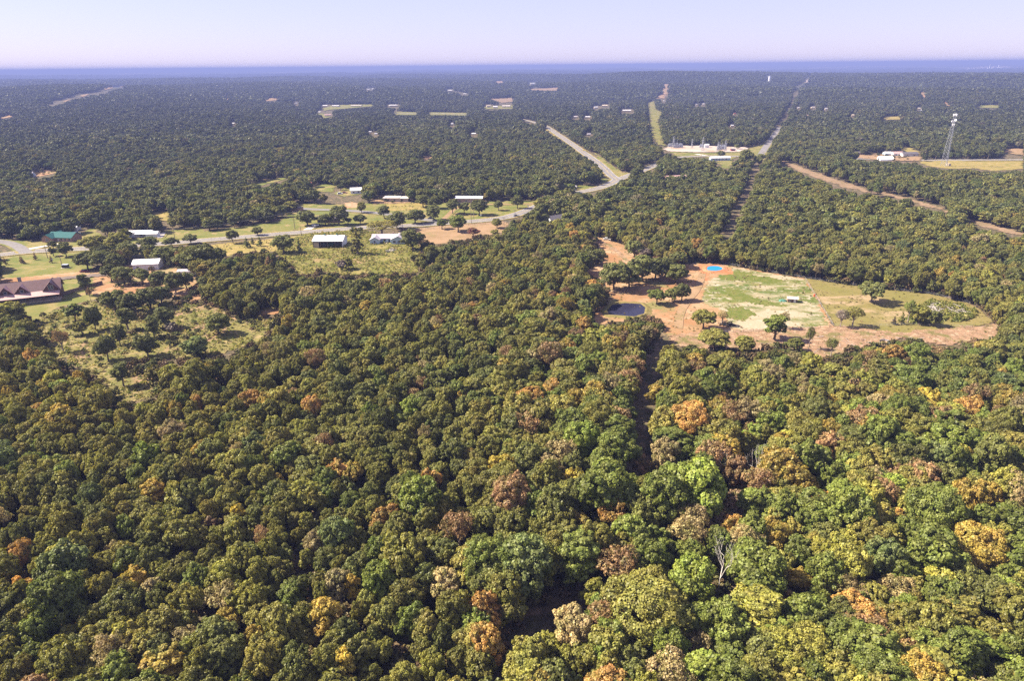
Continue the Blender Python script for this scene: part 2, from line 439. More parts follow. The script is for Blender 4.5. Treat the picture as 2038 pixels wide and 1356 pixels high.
def sheet(name, px, mat, rag=1.0, clear=True, z=None, res=None, grow=0.0, relief=0.0):
    P = np.array([at(*p)[:2] for p in dense(px)])
    dist = float(np.hypot(P[:, 0], P[:, 1]).mean())
    res = res or max(.7, dist / 330)
    rag = rag * max(1.0, dist / 350)
    lo, hi = P.min(0) - rag - res, P.max(0) + rag + res
    while (hi[0] - lo[0]) * (hi[1] - lo[1]) / res ** 2 > 60000: res *= 1.25
    nx, ny = int((hi[0] - lo[0]) / res) + 1, int((hi[1] - lo[1]) / res) + 1
    gx, gy = np.meshgrid(lo[0] + (np.arange(nx) + .5) * res, lo[1] + (np.arange(ny) + .5) * res, indexing='ij')
    inside = in_poly(gx, gy, [tuple(p) for p in P])
    sd = line_dist(gx, gy, [tuple(p) for p in P] + [tuple(P[0])])
    sd = np.where(inside, sd, -sd) + grow
    keep = sd + rag * (wob(gx + 31 * len(SHEETS), gy, 6.0 * max(1, dist / 400)) + .8 * (rng.random(gx.shape) - .5)) > 0
    zz = _zl[0] if z is None else z
    if dist > 900: zz += dist * 4e-4
    ii, jj = np.nonzero(keep)
    vid = lambda a, b: a * (ny + 1) + b
    F = np.stack([vid(ii, jj), vid(ii + 1, jj), vid(ii + 1, jj + 1), vid(ii, jj + 1)], -1)
    used, F = np.unique(F, return_inverse=True); F = F.reshape(-1, 4)
    vx = lo[0] + (used // (ny + 1)) * res; vy = lo[1] + (used % (ny + 1)) * res
    vz = H(vx, vy) + zz
    if relief: vz = vz + relief * (.5 + .5 * wob(vx, vy, 1.7))
    _zl[0] += .006
    link(name, mesh_np(name, np.stack([vx, vy, vz], -1), F, [mat]), kind='structure')
    SHEETS.setdefault(name, []).append([tuple(p) for p in P])
    if clear: CLEAR.append(px)

# left of the barn, along the road
sheet('lawn', [(0, 505), (60, 502), (165, 497), (168, 520), (195, 538), (110, 551), (0, 556)], M['lawn'])
sheet('lawn', [(0, 562), (120, 550), (205, 543), (215, 560), (205, 583), (185, 598), (110, 612), (95, 640), (70, 652), (35, 622), (0, 614)], M['lawn'])
sheet('lawn', [(0, 478), (60, 481), (90, 479), (170, 462), (186, 452), (200, 466), (180, 488), (150, 494), (60, 498), (40, 490)], M['lawn'])
sheet('lawn', [(205, 486), (212, 476), (250, 478), (310, 470), (330, 460), (395, 452), (410, 460), (470, 452), (560, 440), (580, 418), (600, 418), (605, 455), (560, 463), (420, 477), (300, 488)], M['lawn'])
sheet('verge', [(405, 489), (560, 473), (625, 466), (626, 480), (590, 486), (560, 500), (500, 502), (440, 512), (410, 510)], M['drygrass'])
sheet('meadow', [(545, 502), (590, 470), (622, 464), (700, 458), (745, 462), (838, 490), (838, 502), (815, 517), (838, 540), (800, 550), (740, 545), (690, 550), (640, 540), (600, 550), (572, 525)], M['meadow'], relief=.35)
sheet('verge', [(590, 486), (626, 478), (690, 474), (700, 495), (680, 506), (625, 503), (600, 496)], M['drygrass'], clear=False)
sheet('bare_field', [(812, 460), (860, 450), (1000, 440), (1014, 447), (1000, 462), (965, 470), (920, 478), (895, 484), (860, 487), (832, 472)], M['tanfield'])
sheet('lawn', [(575, 416), (600, 405), (700, 408), (760, 402), (850, 406), (905, 402), (1060, 399), (1075, 406), (1045, 420), (1000, 434), (930, 440), (850, 445), (700, 452), (625, 460), (592, 462)], M['lawn'])
sheet('bare_field', [(684, 404), (700, 402), (716, 404), (710, 413), (690, 415)], M['dirt'])
sheet('verge', [(760, 404), (800, 402), (850, 405), (845, 418), (770, 420)], M['drygrass'], clear=False)
sheet('scrub_meadow', [(70, 642), (110, 617), (180, 599), (240, 622), (330, 600), (420, 608), (470, 640), (520, 648), (495, 690), (440, 706), (330, 716), (250, 722), (232, 735), (160, 702), (100, 692)], M['scrubmeadow'], rag=2.5, relief=.3)
sheet('scrub_meadow', [(100, 690), (160, 702), (232, 735), (300, 752), (315, 790), (270, 800), (225, 782), (185, 742), (110, 712)], M['scrubmeadow'], rag=2.5, relief=.3)
sheet('scrub_meadow', [(500, 640), (548, 634), (545, 650), (500, 688)], M['scrubmeadow'], rag=2)
sheet('bare_field', [(225, 745), (300, 752), (315, 790), (270, 800), (230, 785)], M['scrubmeadow'], rag=2)
sheet('bare_yard', [(198, 538), (330, 530), (385, 540), (395, 565), (370, 588), (300, 600), (215, 592), (175, 585)], M['dirt'], rag=2)
sheet('dirt_drive', [(0, 556), (60, 551), (160, 541), (260, 528), (330, 526), (330, 536), (250, 540), (160, 549), (60, 560), (0, 565)], M['dirt'], rag=.5)
sheet('earth_bank', [(0, 565), (60, 560), (165, 548), (215, 545), (214, 550), (150, 555), (60, 565), (0, 570)], M['bark'], rag=.6, relief=.5)
sheet('dirt_patch', [(375, 595), (400, 585), (405, 592), (385, 602)], M['dirt'])
sheet('dirt_patch', [(410, 605), (450, 612), (452, 630), (425, 628)], M['scrub'], clear=False)
sheet('dirt_patch', [(520, 612), (560, 615), (555, 628), (520, 628)], M['dirt'])
# the farm on the right
sheet('dirt_clearing', [(1172, 468), (1232, 484), (1262, 500), (1300, 515), (1322, 530), (1390, 524), (1430, 524), (1470, 533), (1610, 557), (1660, 652), (1600, 655), (1480, 664), (1440, 670), (1330, 668), (1320, 645), (1290, 627), (1250, 640), (1190, 647), (1178, 632), (1213, 605), (1215, 580), (1185, 552), (1165, 540), (1200, 522), (1195, 500)], M['dirt'], rag=1.2)
sheet('scrub_ground', [(1325, 665), (1440, 664), (1480, 660), (1660, 650), (1800, 663), (1930, 652), (1992, 648), (1985, 672), (1895, 690), (1800, 676), (1700, 694), (1640, 716), (1600, 702), (1560, 684), (1500, 700), (1400, 692), (1340, 690)], M['scrub'], rag=1.8, relief=.25)
sheet('pasture', [(1602, 555), (1720, 572), (1850, 586), (1930, 604), (1978, 640), (1930, 654), (1800, 665), (1662, 650)], M['pasture'])
#sheet('dirt_track', [(1916, 612), (1942, 612), (1990, 642), (1985, 656), (1955, 668), (1915, 656), (1948, 648), (1955, 636)], M['scrub'], rag=.8)
sheet('patchy_lawn', [(1442, 533), (1475, 536), (1560, 549), (1600, 557), (1626, 600), (1650, 648), (1600, 652), (1540, 656), (1480, 660), (1452, 650), (1440, 630), (1428, 615), (1405, 612), (1395, 590), (1408, 565), (1430, 548)], M['sandgrass'], rag=1.2)
sheet('fresh_grass', [(1432, 540), (1480, 543), (1560, 560), (1540, 566), (1470, 558), (1435, 556)], M['brightgrass'], rag=2.2, clear=False)
sheet('fresh_grass', [(1442, 576), (1465, 578), (1520, 598), (1570, 610), (1520, 612), (1478, 600), (1448, 588)], M['brightgrass'], rag=1.8, clear=False)
sheet('fresh_grass', [(1436, 612), (1480, 610), (1500, 625), (1480, 640), (1446, 634)], M['brightgrass'], rag=2, clear=False)
sheet('red_clay', [(1390, 527), (1406, 528), (1430, 527), (1456, 535), (1462, 546), (1440, 548), (1412, 544), (1404, 560), (1392, 548)], M['reddirt'], rag=.6, clear=False)
# side road roots, intersection, distance
sheet('verge', [(1183, 303), (1200, 315), (1222, 332), (1240, 343), (1256, 344), (1236, 356), (1216, 348), (1196, 328)], M['lawn'])
sheet('verge', [(1136, 372), (1150, 368), (1184, 370), (1190, 376), (1150, 380)], M['lawn'])
sheet('verge', [(1194, 358), (1205, 352), (1210, 360), (1200, 368)], M['lawn'])
sheet('verge', [(1070, 250), (1095, 262), (1110, 268), (1150, 292), (1172, 302), (1182, 308), (1160, 300), (1120, 280)], M['drygrass'])
sheet('lawn', [(627, 372), (640, 366), (668, 370), (662, 383), (630, 382)], M['lawn'])
sheet('lawn', [(664, 386), (690, 374), (720, 372), (722, 386), (682, 393)], M['lawn'])
sheet('bare_yard', [(740, 396), (762, 388), (815, 392), (816, 404), (745, 407)], M['tanfield'])
sheet('lawn', [(500, 366), (560, 353), (578, 354), (522, 369)], M['lawn'])
sheet('pasture', [(300, 424), (337, 420), (336, 437), (325, 441)], M['drygrass'])
sheet('bare_yard', [(58, 348), (90, 339), (122, 342), (85, 351), (62, 353)], M['dirt'])
sheet('bare_field', [(840, 311), (858, 309), (859, 316), (843, 319)], M['dirt'])
sheet('gravel_yard', [(1320, 298), (1334, 290), (1410, 291), (1484, 293), (1490, 298), (1470, 303), (1400, 304), (1330, 302)], M['gravel'], rag=.5)
sheet('verge', [(1336, 302), (1420, 305), (1480, 302), (1490, 294), (1515, 288), (1530, 292), (1520, 306), (1470, 312), (1455, 318), (1462, 322), (1450, 337), (1436, 334), (1428, 320), (1400, 312), (1345, 311)], M['lawn'])
sheet('verge', [(1535, 290), (1560, 294), (1610, 304), (1612, 312), (1560, 316), (1536, 310)], M['lawn'], clear=False)
sheet('power_line_clearing', [(1289, 203), (1303, 201), (1306, 218), (1318, 224), (1310, 240), (1316, 270), (1324, 292), (1306, 287), (1297, 270), (1292, 240)], M['meadow'])
sheet('power_line_clearing', [(1306, 196), (1318, 186), (1321, 168), (1332, 167), (1330, 184), (1322, 196)], M['scrub'])
sheet('power_line_clearing', [(1545, 318), (1580, 327), (1640, 350), (1700, 369), (1730, 377), (1722, 382), (1680, 373), (1620, 352), (1580, 336)], M['stubble'], rag=1.6)
sheet('power_line_clearing', [(1730, 377), (1800, 393), (1860, 409), (1895, 421), (1885, 424), (1830, 407), (1740, 384)], M['stubble'], rag=1.6)
sheet('power_line_clearing', [(1925, 433), (1970, 447), (2038, 465), (2038, 471), (1960, 453), (1920, 437)], M['stubble'], rag=1.6)
sheet('hay_field', [(1830, 322), (1900, 320), (2038, 319), (2038, 336), (1985, 341), (1940, 336), (1880, 336), (1840, 330)], M['drygrass'])
sheet('bare_yard', [(1690, 313), (1740, 306), (1800, 306), (1830, 311), (1832, 322), (1780, 320), (1740, 318)], M['tanfield'])
sheet('lawn', [(1790, 300), (1800, 293), (1818, 296), (1832, 308), (1810, 308)], M['drygrass'])
sheet('hay_field', [(1994, 297), (2038, 296), (2038, 310), (2008, 307)], M['tanfield'])
sheet('lawn', [(1755, 233), (1795, 232), (1790, 239), (1758, 239)], M['drygrass'])
sheet('lawn', [(1944, 210), (1990, 210), (1988, 216), (1946, 215)], M['lawn'])
sheet('dirt_track', [(1831, 180), (1836, 179), (1843, 193), (1838, 197), (1835, 189)], M['dirt'], rag=.4)
sheet('dirt_track', [(1876, 204), (1882, 204), (1893, 211), (1888, 212)], M['dirt'], rag=.4)
sheet('lawn', [(638, 216), (675, 209), (742, 208), (742, 212), (680, 217), (645, 221)], M['lawn'])
sheet('lawn', [(760, 223), (860, 224), (936, 225), (936, 231), (880, 230), (765, 229)], M['lawn'], clear=False)
sheet('lawn', [(600, 228), (640, 226), (660, 233), (640, 238), (612, 234)], M['lawn'], clear=False)
sheet('lawn', [(960, 213), (1022, 210), (1018, 217), (965, 218)], M['lawn'])
sheet('bare_field', [(975, 197), (1022, 195), (1020, 203), (1000, 205)], M['stubble'], rag=.6)
sheet('bare_field', [(1055, 177), (1090, 176), (1113, 174), (1111, 181), (1057, 180)], M['stubble'], rag=.6)
sheet('bare_field', [(984, 163), (1000, 161), (1004, 165), (990, 166)], M['tanfield'], rag=.3)
sheet('bare_field', [(275, 159), (300, 155), (380, 157), (430, 156), (465, 160), (400, 161)], M['tanfield'], rag=.3)
sheet('bare_field', [(0, 234), (25, 229), (24, 233), (0, 238)], M['dirt'], rag=.3)
sheet('bare_field', [(524, 197), (545, 195), (560, 199), (530, 202)], M['tanfield'], rag=.3)
sheet('power_line_clearing', [(451, 191), (457, 191), (455, 206), (452, 206)], M['dirt'], rag=.2)
for q in ([(240, 172), (250, 169), (248, 172), (240, 174)], [(208, 177), (224, 173), (221, 177), (208, 180)], [(162, 190), (176, 187), (172, 191), (162, 194)], [(126, 202), (142, 197), (136, 202), (127, 204)]):
    sheet('power_line_clearing', q, M['tanfield'], rag=.2)
CLEAR += [[(96, 209), (100, 205), (150, 191), (200, 181), (240, 170), (250, 168), (250, 173), (205, 186), (150, 198), (104, 211)],
          [(1575, 187), (1582, 180), (1590, 168), (1605, 155), (1612, 148), (1616, 150), (1606, 160), (1594, 174), (1586, 190)]]
sheet('far_road', [(1603, 164), (1606, 160), (1612, 155), (1610, 160), (1605, 166)], M['gravel'], rag=.1)
sheet('town_ground', [(1925, 137), (1950, 133), (2000, 132), (2015, 135), (1985, 139), (1940, 140)], M['gravel'], rag=2, clear=False)

# ponds: a sheet of water in a rim
def pond(name, px, mat, z, **kw):
    P = [at(*p) for p in dense(px, 5)]
    n = len(P); c = sum(P) / n
    V = [(p[0], p[1], z) for p in P]
    me = bpy.data.meshes.new(name); me.from_pydata(V, [], [tuple(range(n))]); me.update(); me.materials.append(mat)
    o = link(name, me, kind='structure')
    rim = []
    for k in range(n):
        d = (P[k] - c)[:2]; d = d / (np.linalg.norm(d) + 1e-6)
        rim.append((P[k], d))
    V2, F2 = [], []
    for p, d in rim:
        j = 1 + .4 * random.random()
        V2 += [(p[0] - d[0] * .4, p[1] - d[1] * .4, z - .1), (p[0] + d[0] * .8 * j, p[1] + d[1] * .8 * j, z + .22), (p[0] + d[0] * 2.6 * j, p[1] + d[1] * 2.6 * j, z - .3)]
    for k in range(n):
        a, b2 = 3 * k, 3 * ((k + 1) % n)
        F2 += [(a, a + 1, b2 + 1, b2), (a + 1, a + 2, b2 + 2, b2 + 1)]
    me = bpy.data.meshes.new('pond_bank'); me.from_pydata(V2, [], F2); me.update(); me.materials.append(kw['bank'])
    link('pond_bank', me, kind='structure')
    CLEAR.append(kw.get('seen', px))
def ell(cx, cy_, rx, ry, n=22, j=.08):
    return [(cx + rx * math.cos(t) * (1 + j * math.sin(3 * t + 1)), cy_ + ry * math.sin(t) * (1 + j * math.cos(2 * t))) for t in np.linspace(0, 2 * math.pi, n, endpoint=False)]
pond('blue_pond', ell(1421.5, 535.8, 15.5, 5.2), M['dyed'], .44, bank=M['reddirt'])
pond('dark_pond', [(1208, 620), (1218, 609), (1245, 605), (1275, 607), (1284, 614), (1282, 626), (1262, 632), (1238, 630), (1212, 628)], M['pond'], .44, bank=M['pasture'], seen=[(1236, 606), (1276, 607), (1285, 615), (1281, 626), (1262, 630), (1240, 627)])

# ------------------------------------------------------------------ roads
ROADS = []
def smooth_line(W, step):
    W = np.array(W, float)
    for _ in range(2):                                     # corner cutting
        q = [W[0]]
        for a, b in zip(W[:-1], W[1:]): q += [a * .75 + b * .25, a * .25 + b * .75]
        W = np.array(q + [W[-1]])
    s = np.concatenate([[0], np.cumsum(np.hypot(*np.diff(W, axis=0).T))])
    k = max(2, int(s[-1] / step))
    u = np.linspace(0, s[-1], k + 1)
    return np.stack([np.interp(u, s, W[:, 0]), np.interp(u, s, W[:, 1])], -1)
def strip(name, W, w, mat, z, off=0.0):
    T = np.gradient(W, axis=0); T /= np.linalg.norm(T, axis=1)[:, None] + 1e-9
    Nn = np.stack([T[:, 1], -T[:, 0]], -1)
    A, B = W + Nn * (off - w / 2), W + Nn * (off + w / 2)
    V = np.concatenate([A, B]); n = len(W)
    far = np.hypot(V[:, 0], V[:, 1])
    zz = H(V[:, 0], V[:, 1]) + z + np.where(far > 900, far * 5e-4, 0)
    i = np.arange(n - 1)
    F = np.stack([i, i + n, i + n + 1, i + 1], -1)
    return link(name, mesh_np(name, np.column_stack([V, zz]), F[:, ::-1], [mat]), kind='structure')
def road(name, px, w, mat, clear_px, marks=True, ext=None, z=.34):
    W = [at(*p)[:2] for p in px]
    if ext: W = [np.array(e) for e in ext] + W
    W = smooth_line(W, 8)
    ROADS.append((W, w))
    if z > .29: strip('road_shoulder', W, w + 3.2, M['drygrass'] if marks else M['lawn'], z - .03)
    strip(name, W, w, mat, z)
    if marks:
        for o_ in (-.14, .14): strip('centre_line', W, .13, M['yellowline'], z + .012, o_)
        for o_ in (-w / 2 + .5, w / 2 - .5): strip('edge_line', W, .13, M['whiteline'], z + .012, o_)
    if clear_px: CLEARLINES.append((px, clear_px))
CLEARLINES = []
road('highway', [(-60, 516), (0, 508), (70, 500), (170, 496), (300, 488), (420, 478), (560, 466), (630, 461), (700, 455), (760, 452), (830, 449), (930, 442), (1000, 436), (1045, 422), (1090, 402), (1140, 385), (1180, 378), (1208, 370), (1228, 358), (1260, 347), (1300, 331), (1335, 315), (1380, 311), (1460, 311), (1560, 313), (1700, 316), (1850, 320), (2060, 319)], 9.5, M['asphalt'], None)
for seg, hw in (([(0, 508), (70, 500), (165, 497)], 3), ([(268, 491), (420, 478), (560, 466), (630, 461), (700, 455), (830, 449), (930, 442), (1000, 436), (1042, 424)], 4), ([(1160, 381), (1190, 375), (1214, 367), (1228, 358)], 4), ([(1284, 337), (1305, 329)], 3)):
    CLEARLINES.append((seg, hw))
road('side_road', [(1228, 358), (1215, 349), (1202, 334), (1182, 318), (1160, 303), (1130, 282), (1102, 263), (1085, 251), (1062, 244), (1038, 238), (1000, 232), (940, 227), (760, 226)], 9.0, M['asphalt'], None, z=.36)
for seg, hw in (([(1228, 358), (1215, 349), (1202, 334), (1182, 318), (1160, 303), (1130, 282), (1104, 264)], 4), ([(1066, 245), (1040, 239)], 2.5)):
    CLEARLINES.append((seg, hw))
road('old_road', [(594, 416), (640, 418), (700, 420), (755, 425), (810, 433), (860, 440), (890, 444)], 6.5, M['oldasphalt'], 3.5, False, z=.37)
road('curved_lane', [(-30, 478), (8, 482), (30, 488), (44, 497), (52, 503)], 6.5, M['asphalt'], 4, False, z=.38)
road('lane', [(44, 499), (70, 494), (105, 489), (128, 485)], 4.0, M['concrete'], 2.5, False, z=.37)
road('section_road', [(1512, 312), (1523, 295), (1531, 283), (1546, 262), (1551, 254)], 8.0, M['asphalt'], None, False, z=.35)
CLEAR += [[(782, 222), (830, 223), (828, 228), (785, 227)], [(852, 223), (930, 225), (930, 229), (856, 228)]]
CLEARLINES += [([(1512, 311), (1523, 295), (1532, 282)], 6), ([(1542, 268), (1551, 254)], 4), ([(1565, 236), (1568, 230)], 2.5)]
road('farm_track', [(1180, 477), (1208, 486), (1228, 500), (1248, 520)], 3.0, M['scrub'], None, False, z=.28)
road('farm_track', [(1398, 545), (1390, 575), (1368, 600), (1352, 625), (1350, 655)], 3.6, M['tanfield'], None, False, z=.28)
road('driveway', [(606, 462), (614, 456), (622, 452)], 5.0, M['concrete'], 2, False, z=.3)
road('driveway', [(318, 474), (322, 470), (325, 464)], 3.0, M['concrete'], 1.5, False, z=.3)
road('driveway', [(860, 448), (886, 436), (905, 414), (935, 408), (1000, 407), (1070, 406)], 3.6, M['tanfield'], None, False, z=.3)
road('driveway', [(1385, 307), (1400, 309), (1412, 311)], 6, M['concrete'], 2, False, z=.3)

# cut lines through the forest, in ground metres (points, half width)
GAPS = [([at(1551, 254)[:2], at(1566, 228)[:2], at(1577, 205)[:2], at(1590, 178)[:2], at(1606, 156)[:2]], 7.0), ([at(1335, 668)[:2], at(1316, 705)[:2], at(1293, 770)[:2], at(1268, 850)[:2], at(1262, 900)[:2], at(1288, 985)[:2]], 4.2),
        ([at(1288, 985)[:2], at(1240, 1035)[:2], at(1165, 1150)[:2], at(1150, 1200)[:2], at(1080, 1225)[:2], at(1010, 1320)[:2], at(985, 1400)[:2]], 1.5),
        ([at(1508, 330)[:2], at(1490, 380)[:2], at(1462, 440)[:2], at(1440, 495)[:2]], 5.5),
        ([at(1460, 935)[:2], at(1560, 970)[:2]], 3.0), ([at(1375, 1090)[:2], at(1450, 1060)[:2], at(1480, 990)[:2]], 2.6)]
def gap_track(W, w): 
    W = smooth_line(W, 2.5)
    strip('cut_line', W, w, M['litter'], .03)
gap_track(GAPS[1][0], 3.0)
# ------------------------------------------------------------------ tree forms
def fib_dirs(n, zmin, r):
    k = np.arange(n) + .5
    z = 1 - (1 - zmin) * k / n
    a = k * 2.39996 + r.random() * 6
    s = np.sqrt(np.maximum(0, 1 - z * z))
    return np.stack([s * np.cos(a), s * np.sin(a), z], -1)

def crown_shape(seed, form):
    """lobes of a crown: centres, radii; crown axis form"""
    r = np.random.default_rng(seed)
    if form == 'oak':   R, zb, zt, n = 4.4, 2.0, 10.6, 13
    elif form == 'round': R, zb, zt, n = 4.6, 1.6, 11.6, 16
    elif form == 'giant': R, zb, zt, n = 7.2, 1.6, 16.0, 24
    elif form == 'tall':  R, zb, zt, n = 3.6, 1.8, 14.0, 16
    elif form == 'small': R, zb, zt, n = 2.6, 1.0, 7.0, 8
    elif form == 'open':  R, zb, zt, n = 4.2, 2.8, 10.5, 12
    elif form == 'cedar': R, zb, zt, n = 2.0, .6, 8.5, 10
    elif form == 'bush':  R, zb, zt, n = 1.7, .1, 2.4, 6
    if form == 'cedar':
        k = np.linspace(0, 1, n); a = k * 17
        rad = R * (1 - .8 * k) * .62
        C = np.stack([np.cos(a) * R * (1 - k) * .42, np.sin(a) * R * (1 - k) * .42, zb + rad * .7 + (zt - zb - rad * 1.4) * k], -1)
        return C, rad, R, zb, zt
    hz = (zt - zb) / 2; zc = (zt + zb) / 2
    D = fib_dirs(n, {'open': -.2, 'round': -.75, 'giant': -.7, 'tall': -.7}.get(form, -.55), r) + r.normal(0, .16, (n, 3))
    D /= np.linalg.norm(D, axis=1)[:, None]
    rad = R * r.uniform(.26, .44, n)
    if form == 'open': rad *= .82
    ex = r.uniform(.74, 1.12, n)
    C = np.stack([D[:, 0] * (R - rad) * ex, D[:, 1] * (R - rad) * ex, zc + D[:, 2] * (hz - rad * .82) * ex], -1)
    C = np.concatenate([C, [[0, 0, zc]]]); rad = np.concatenate([rad, [R * .5]])
    return C, rad, R, zb, zt

def leaf_cloud(seed, form, nl, size, rough=1.0):
    """leaves on clumps on lobes: each lobe of the crown carries smaller clumps, each clump its leaves"""
    C, rad, R, zb, zt = crown_shape(seed, form)
    r = np.random.default_rng(seed + 500)
    SCs, SR, SL = [], [], []
    for j in range(len(rad)):
        ns = {'bush': 4, 'cedar': 6, 'small': 10}.get(form, 17)
        d = fib_dirs(ns, -.75, r) + r.normal(0, .22, (ns, 3)); d /= np.linalg.norm(d, axis=1)[:, None]
        sr = rad[j] * r.uniform(.22, .42, ns)
        SCs.append(C[j] + d * (rad[j] * r.uniform(.66, 1.02, ns))[:, None] * np.array([1, 1, .88])); SR.append(sr); SL.append(np.full(ns, j))
    SCs, SR, SL = np.concatenate(SCs), np.concatenate(SR), np.concatenate(SL)
    w = SR ** 2; w = w / w.sum()
    pts, nrm, lob = [], [], []
    need = nl
    for _ in range(14):
        m = int(need * 2.2) + 50
        i = r.choice(len(SR), m, p=w)
        d = r.normal(size=(m, 3)); d /= np.linalg.norm(d, axis=1)[:, None]
        q = SCs[i] + d * (SR[i] * r.uniform(1 - .28 * rough, 1 + .2 * rough, m))[:, None]
        out = q - C[SL[i]]; out /= np.linalg.norm(out, axis=1)[:, None] + 1e-6
        ok = ((d * out).sum(1) > -.35) & ((d[:, 2] > -.6) | (r.random(m) < .3))
        for j in range(len(SR)):
            k = np.nonzero(ok)[0]
            e = q[k] - SCs[j]
            ok[k] = ~((j != i[k]) & ((e * e).sum(1) < (SR[j] * .78) ** 2))
        for j in range(len(rad)):
            e = (q - C[j]) / np.array([1, 1, .88])
            ok &= ~((e * e).sum(1) < (rad[j] * .62) ** 2)
        pts.append(q[ok]); nrm.append((d * .75 + out * .45)[ok]); lob.append(i[ok])
        need = nl - sum(len(p) for p in pts)
        if need <= 0: break
    P, Nn, I = np.concatenate(pts)[:nl], np.concatenate(nrm)[:nl], np.concatenate(lob)[:nl]
    n = len(P)
    Nn = Nn / np.linalg.norm(Nn, axis=1)[:, None]
    Nn = Nn + r.normal(0, .2 + .27 * rough, (n, 3)) + np.array([0, 0, .1]); Nn /= np.linalg.norm(Nn, axis=1)[:, None]
    t = np.cross(Nn, r.normal(size=(n, 3))); t /= np.linalg.norm(t, axis=1)[:, None] + 1e-9
    b = np.cross(Nn, t)
    s = size * r.uniform(.55, 1.35, n)
    o = []
    for (a, c) in ((-.5, -.35), (.45, -.5), (.55, .4), (-.4, .55)):
        o.append(P + t * (s * (a + r.uniform(-.12, .12, n)))[:, None] + b * (s * (c + r.uniform(-.12, .12, n)))[:, None] + Nn * (s * r.uniform(-.14, .14, n))[:, None])
    V = np.stack(o, 1).reshape(-1, 3)
    F = np.arange(4 * n).reshape(n, 4)
    lv = r.uniform(.86, 1.14, len(rad)); sv = r.uniform(.82, 1.18, len(SR))
    var = lv[SL[I]] * sv[I] * r.uniform(1 - .34 * rough, 1 + .36 * rough, n)
    return V, F, var, (C, rad, R, zb, zt)

def limb_mesh(shape, seed, form, sides=6, twigs=0):
    C, rad, R, zb, zt = shape
    r = random.Random(seed)
    m = MB()
    th = zb + (zt - zb) * .35
    r0 = .026 * zt + .05
    lean = (r.uniform(-.4, .4), r.uniform(-.4, .4))
    top = (lean[0], lean[1], th)
    mid = (lean[0] * .3, lean[1] * .3, zb * .75)
    m.tube((0, 0, -.4), mid, r0 * 1.25, r0 * .85, sides)
    m.tube(mid, top, r0 * .85, r0 * .5, sides)
    for c, q in zip(C, rad):
        if form in ('bush',): continue
        k = r.uniform(.25, 1)
        s = (mid[0] + (top[0] - mid[0]) * k, mid[1] + (top[1] - mid[1]) * k, mid[2] + (top[2] - mid[2]) * k)
        e = (c[0] * .9, c[1] * .9, max(c[2], s[2] + .3))
        h = tuple((a * .5 + b * .5) for a, b in zip(s, e)); h = (h[0], h[1], h[2] - .12 * q)
        m.tube(s, h, r0 * .42, r0 * .3, 5); m.tube(h, e, r0 * .3, r0 * .14, 5)
        for _ in range(twigs):
            u = Vector((r.gauss(0, 1), r.gauss(0, 1), r.gauss(.5, .8))).normalized() * q * 1.0
            e2 = (e[0] + u.x, e[1] + u.y, e[2] + u.z)
            m.tube(e, e2, r0 * .13, r0 * .05, 4)
    return m

def dead_mesh(seed, spread=1.0, h=11.0):
    """bare branching tree"""
    r = random.Random(seed); m = MB()
    def grow(p, d, L, rad, lev):
        q = p + d * L
        m.tube(p, q, rad, rad * .68, 6 if lev < 2 else 4)
        if lev >= 5: return
        for _ in range(2 if lev > 0 else 3):
            u = Vector((r.gauss(0, 1), r.gauss(0, 1), r.gauss(0, .6)))
            u = (u - d * u.dot(d)).normalized()
            dd = (d + u * r.uniform(.35, .75) * spread + Vector((0, 0, .16))).normalized()
            grow(q, dd, L * r.uniform(.6, .86), rad * .66, lev + 1)
    grow(Vector((0, 0, -.3)), Vector((r.uniform(-.08, .08), r.uniform(-.08, .08), 1)).normalized(), h * .3, .03 * h * .45, 0)
    return m

# forms: name -> crown width, height, crown mesh, trunk mesh  (near) and joined meshes for the woods (several degrees of detail)
FORMS = {}
NEAR = [('oak', 0), ('oak', 1), ('oak', 2), ('oak', 3), ('oak', 4), ('round', 5), ('round', 6), ('round', 7), ('tall', 8), ('tall', 9), ('small', 10), ('small', 11), ('open', 12), ('open', 13), ('cedar', 14), ('bush', 15), ('bush', 16), ('giant', 17), ('giant', 18), ('oak', 19), ('oak', 20), ('round', 21), ('open', 22), ('small', 23)]
LOD = {'A': [], 'B': [], 'C': [], 'D': []}
def joined(name, leaf, limb):
    V, F, var, sh = leaf
    LV = np.array(limb.v, float); LF = [f for f in limb.f]
    quads = [f for f in LF if len(f) == 4]
    if quads and len(limb.v):
        V2 = np.concatenate([V, LV]); F2 = np.concatenate([F, np.array(quads) + len(V)])
        mi = np.concatenate([np.zeros(len(F), int), np.ones(len(quads), int)]); vv = np.concatenate([var, np.ones(len(quads))])
    else: V2, F2, mi, vv = V, F, np.zeros(len(F), int), var
    return mesh_np(name, V2, F2, [M['leaf'], M['bark']], mi, vv)
def solo(name, me):
    return bpy.data.objects.new(name, me)                 # a form for the woods, not itself in the scene
CNT = {'oak': 9500, 'round': 12000, 'tall': 10500, 'small': 5000, 'open': 3600, 'cedar': 4200, 'bush': 1300, 'giant': 25000}
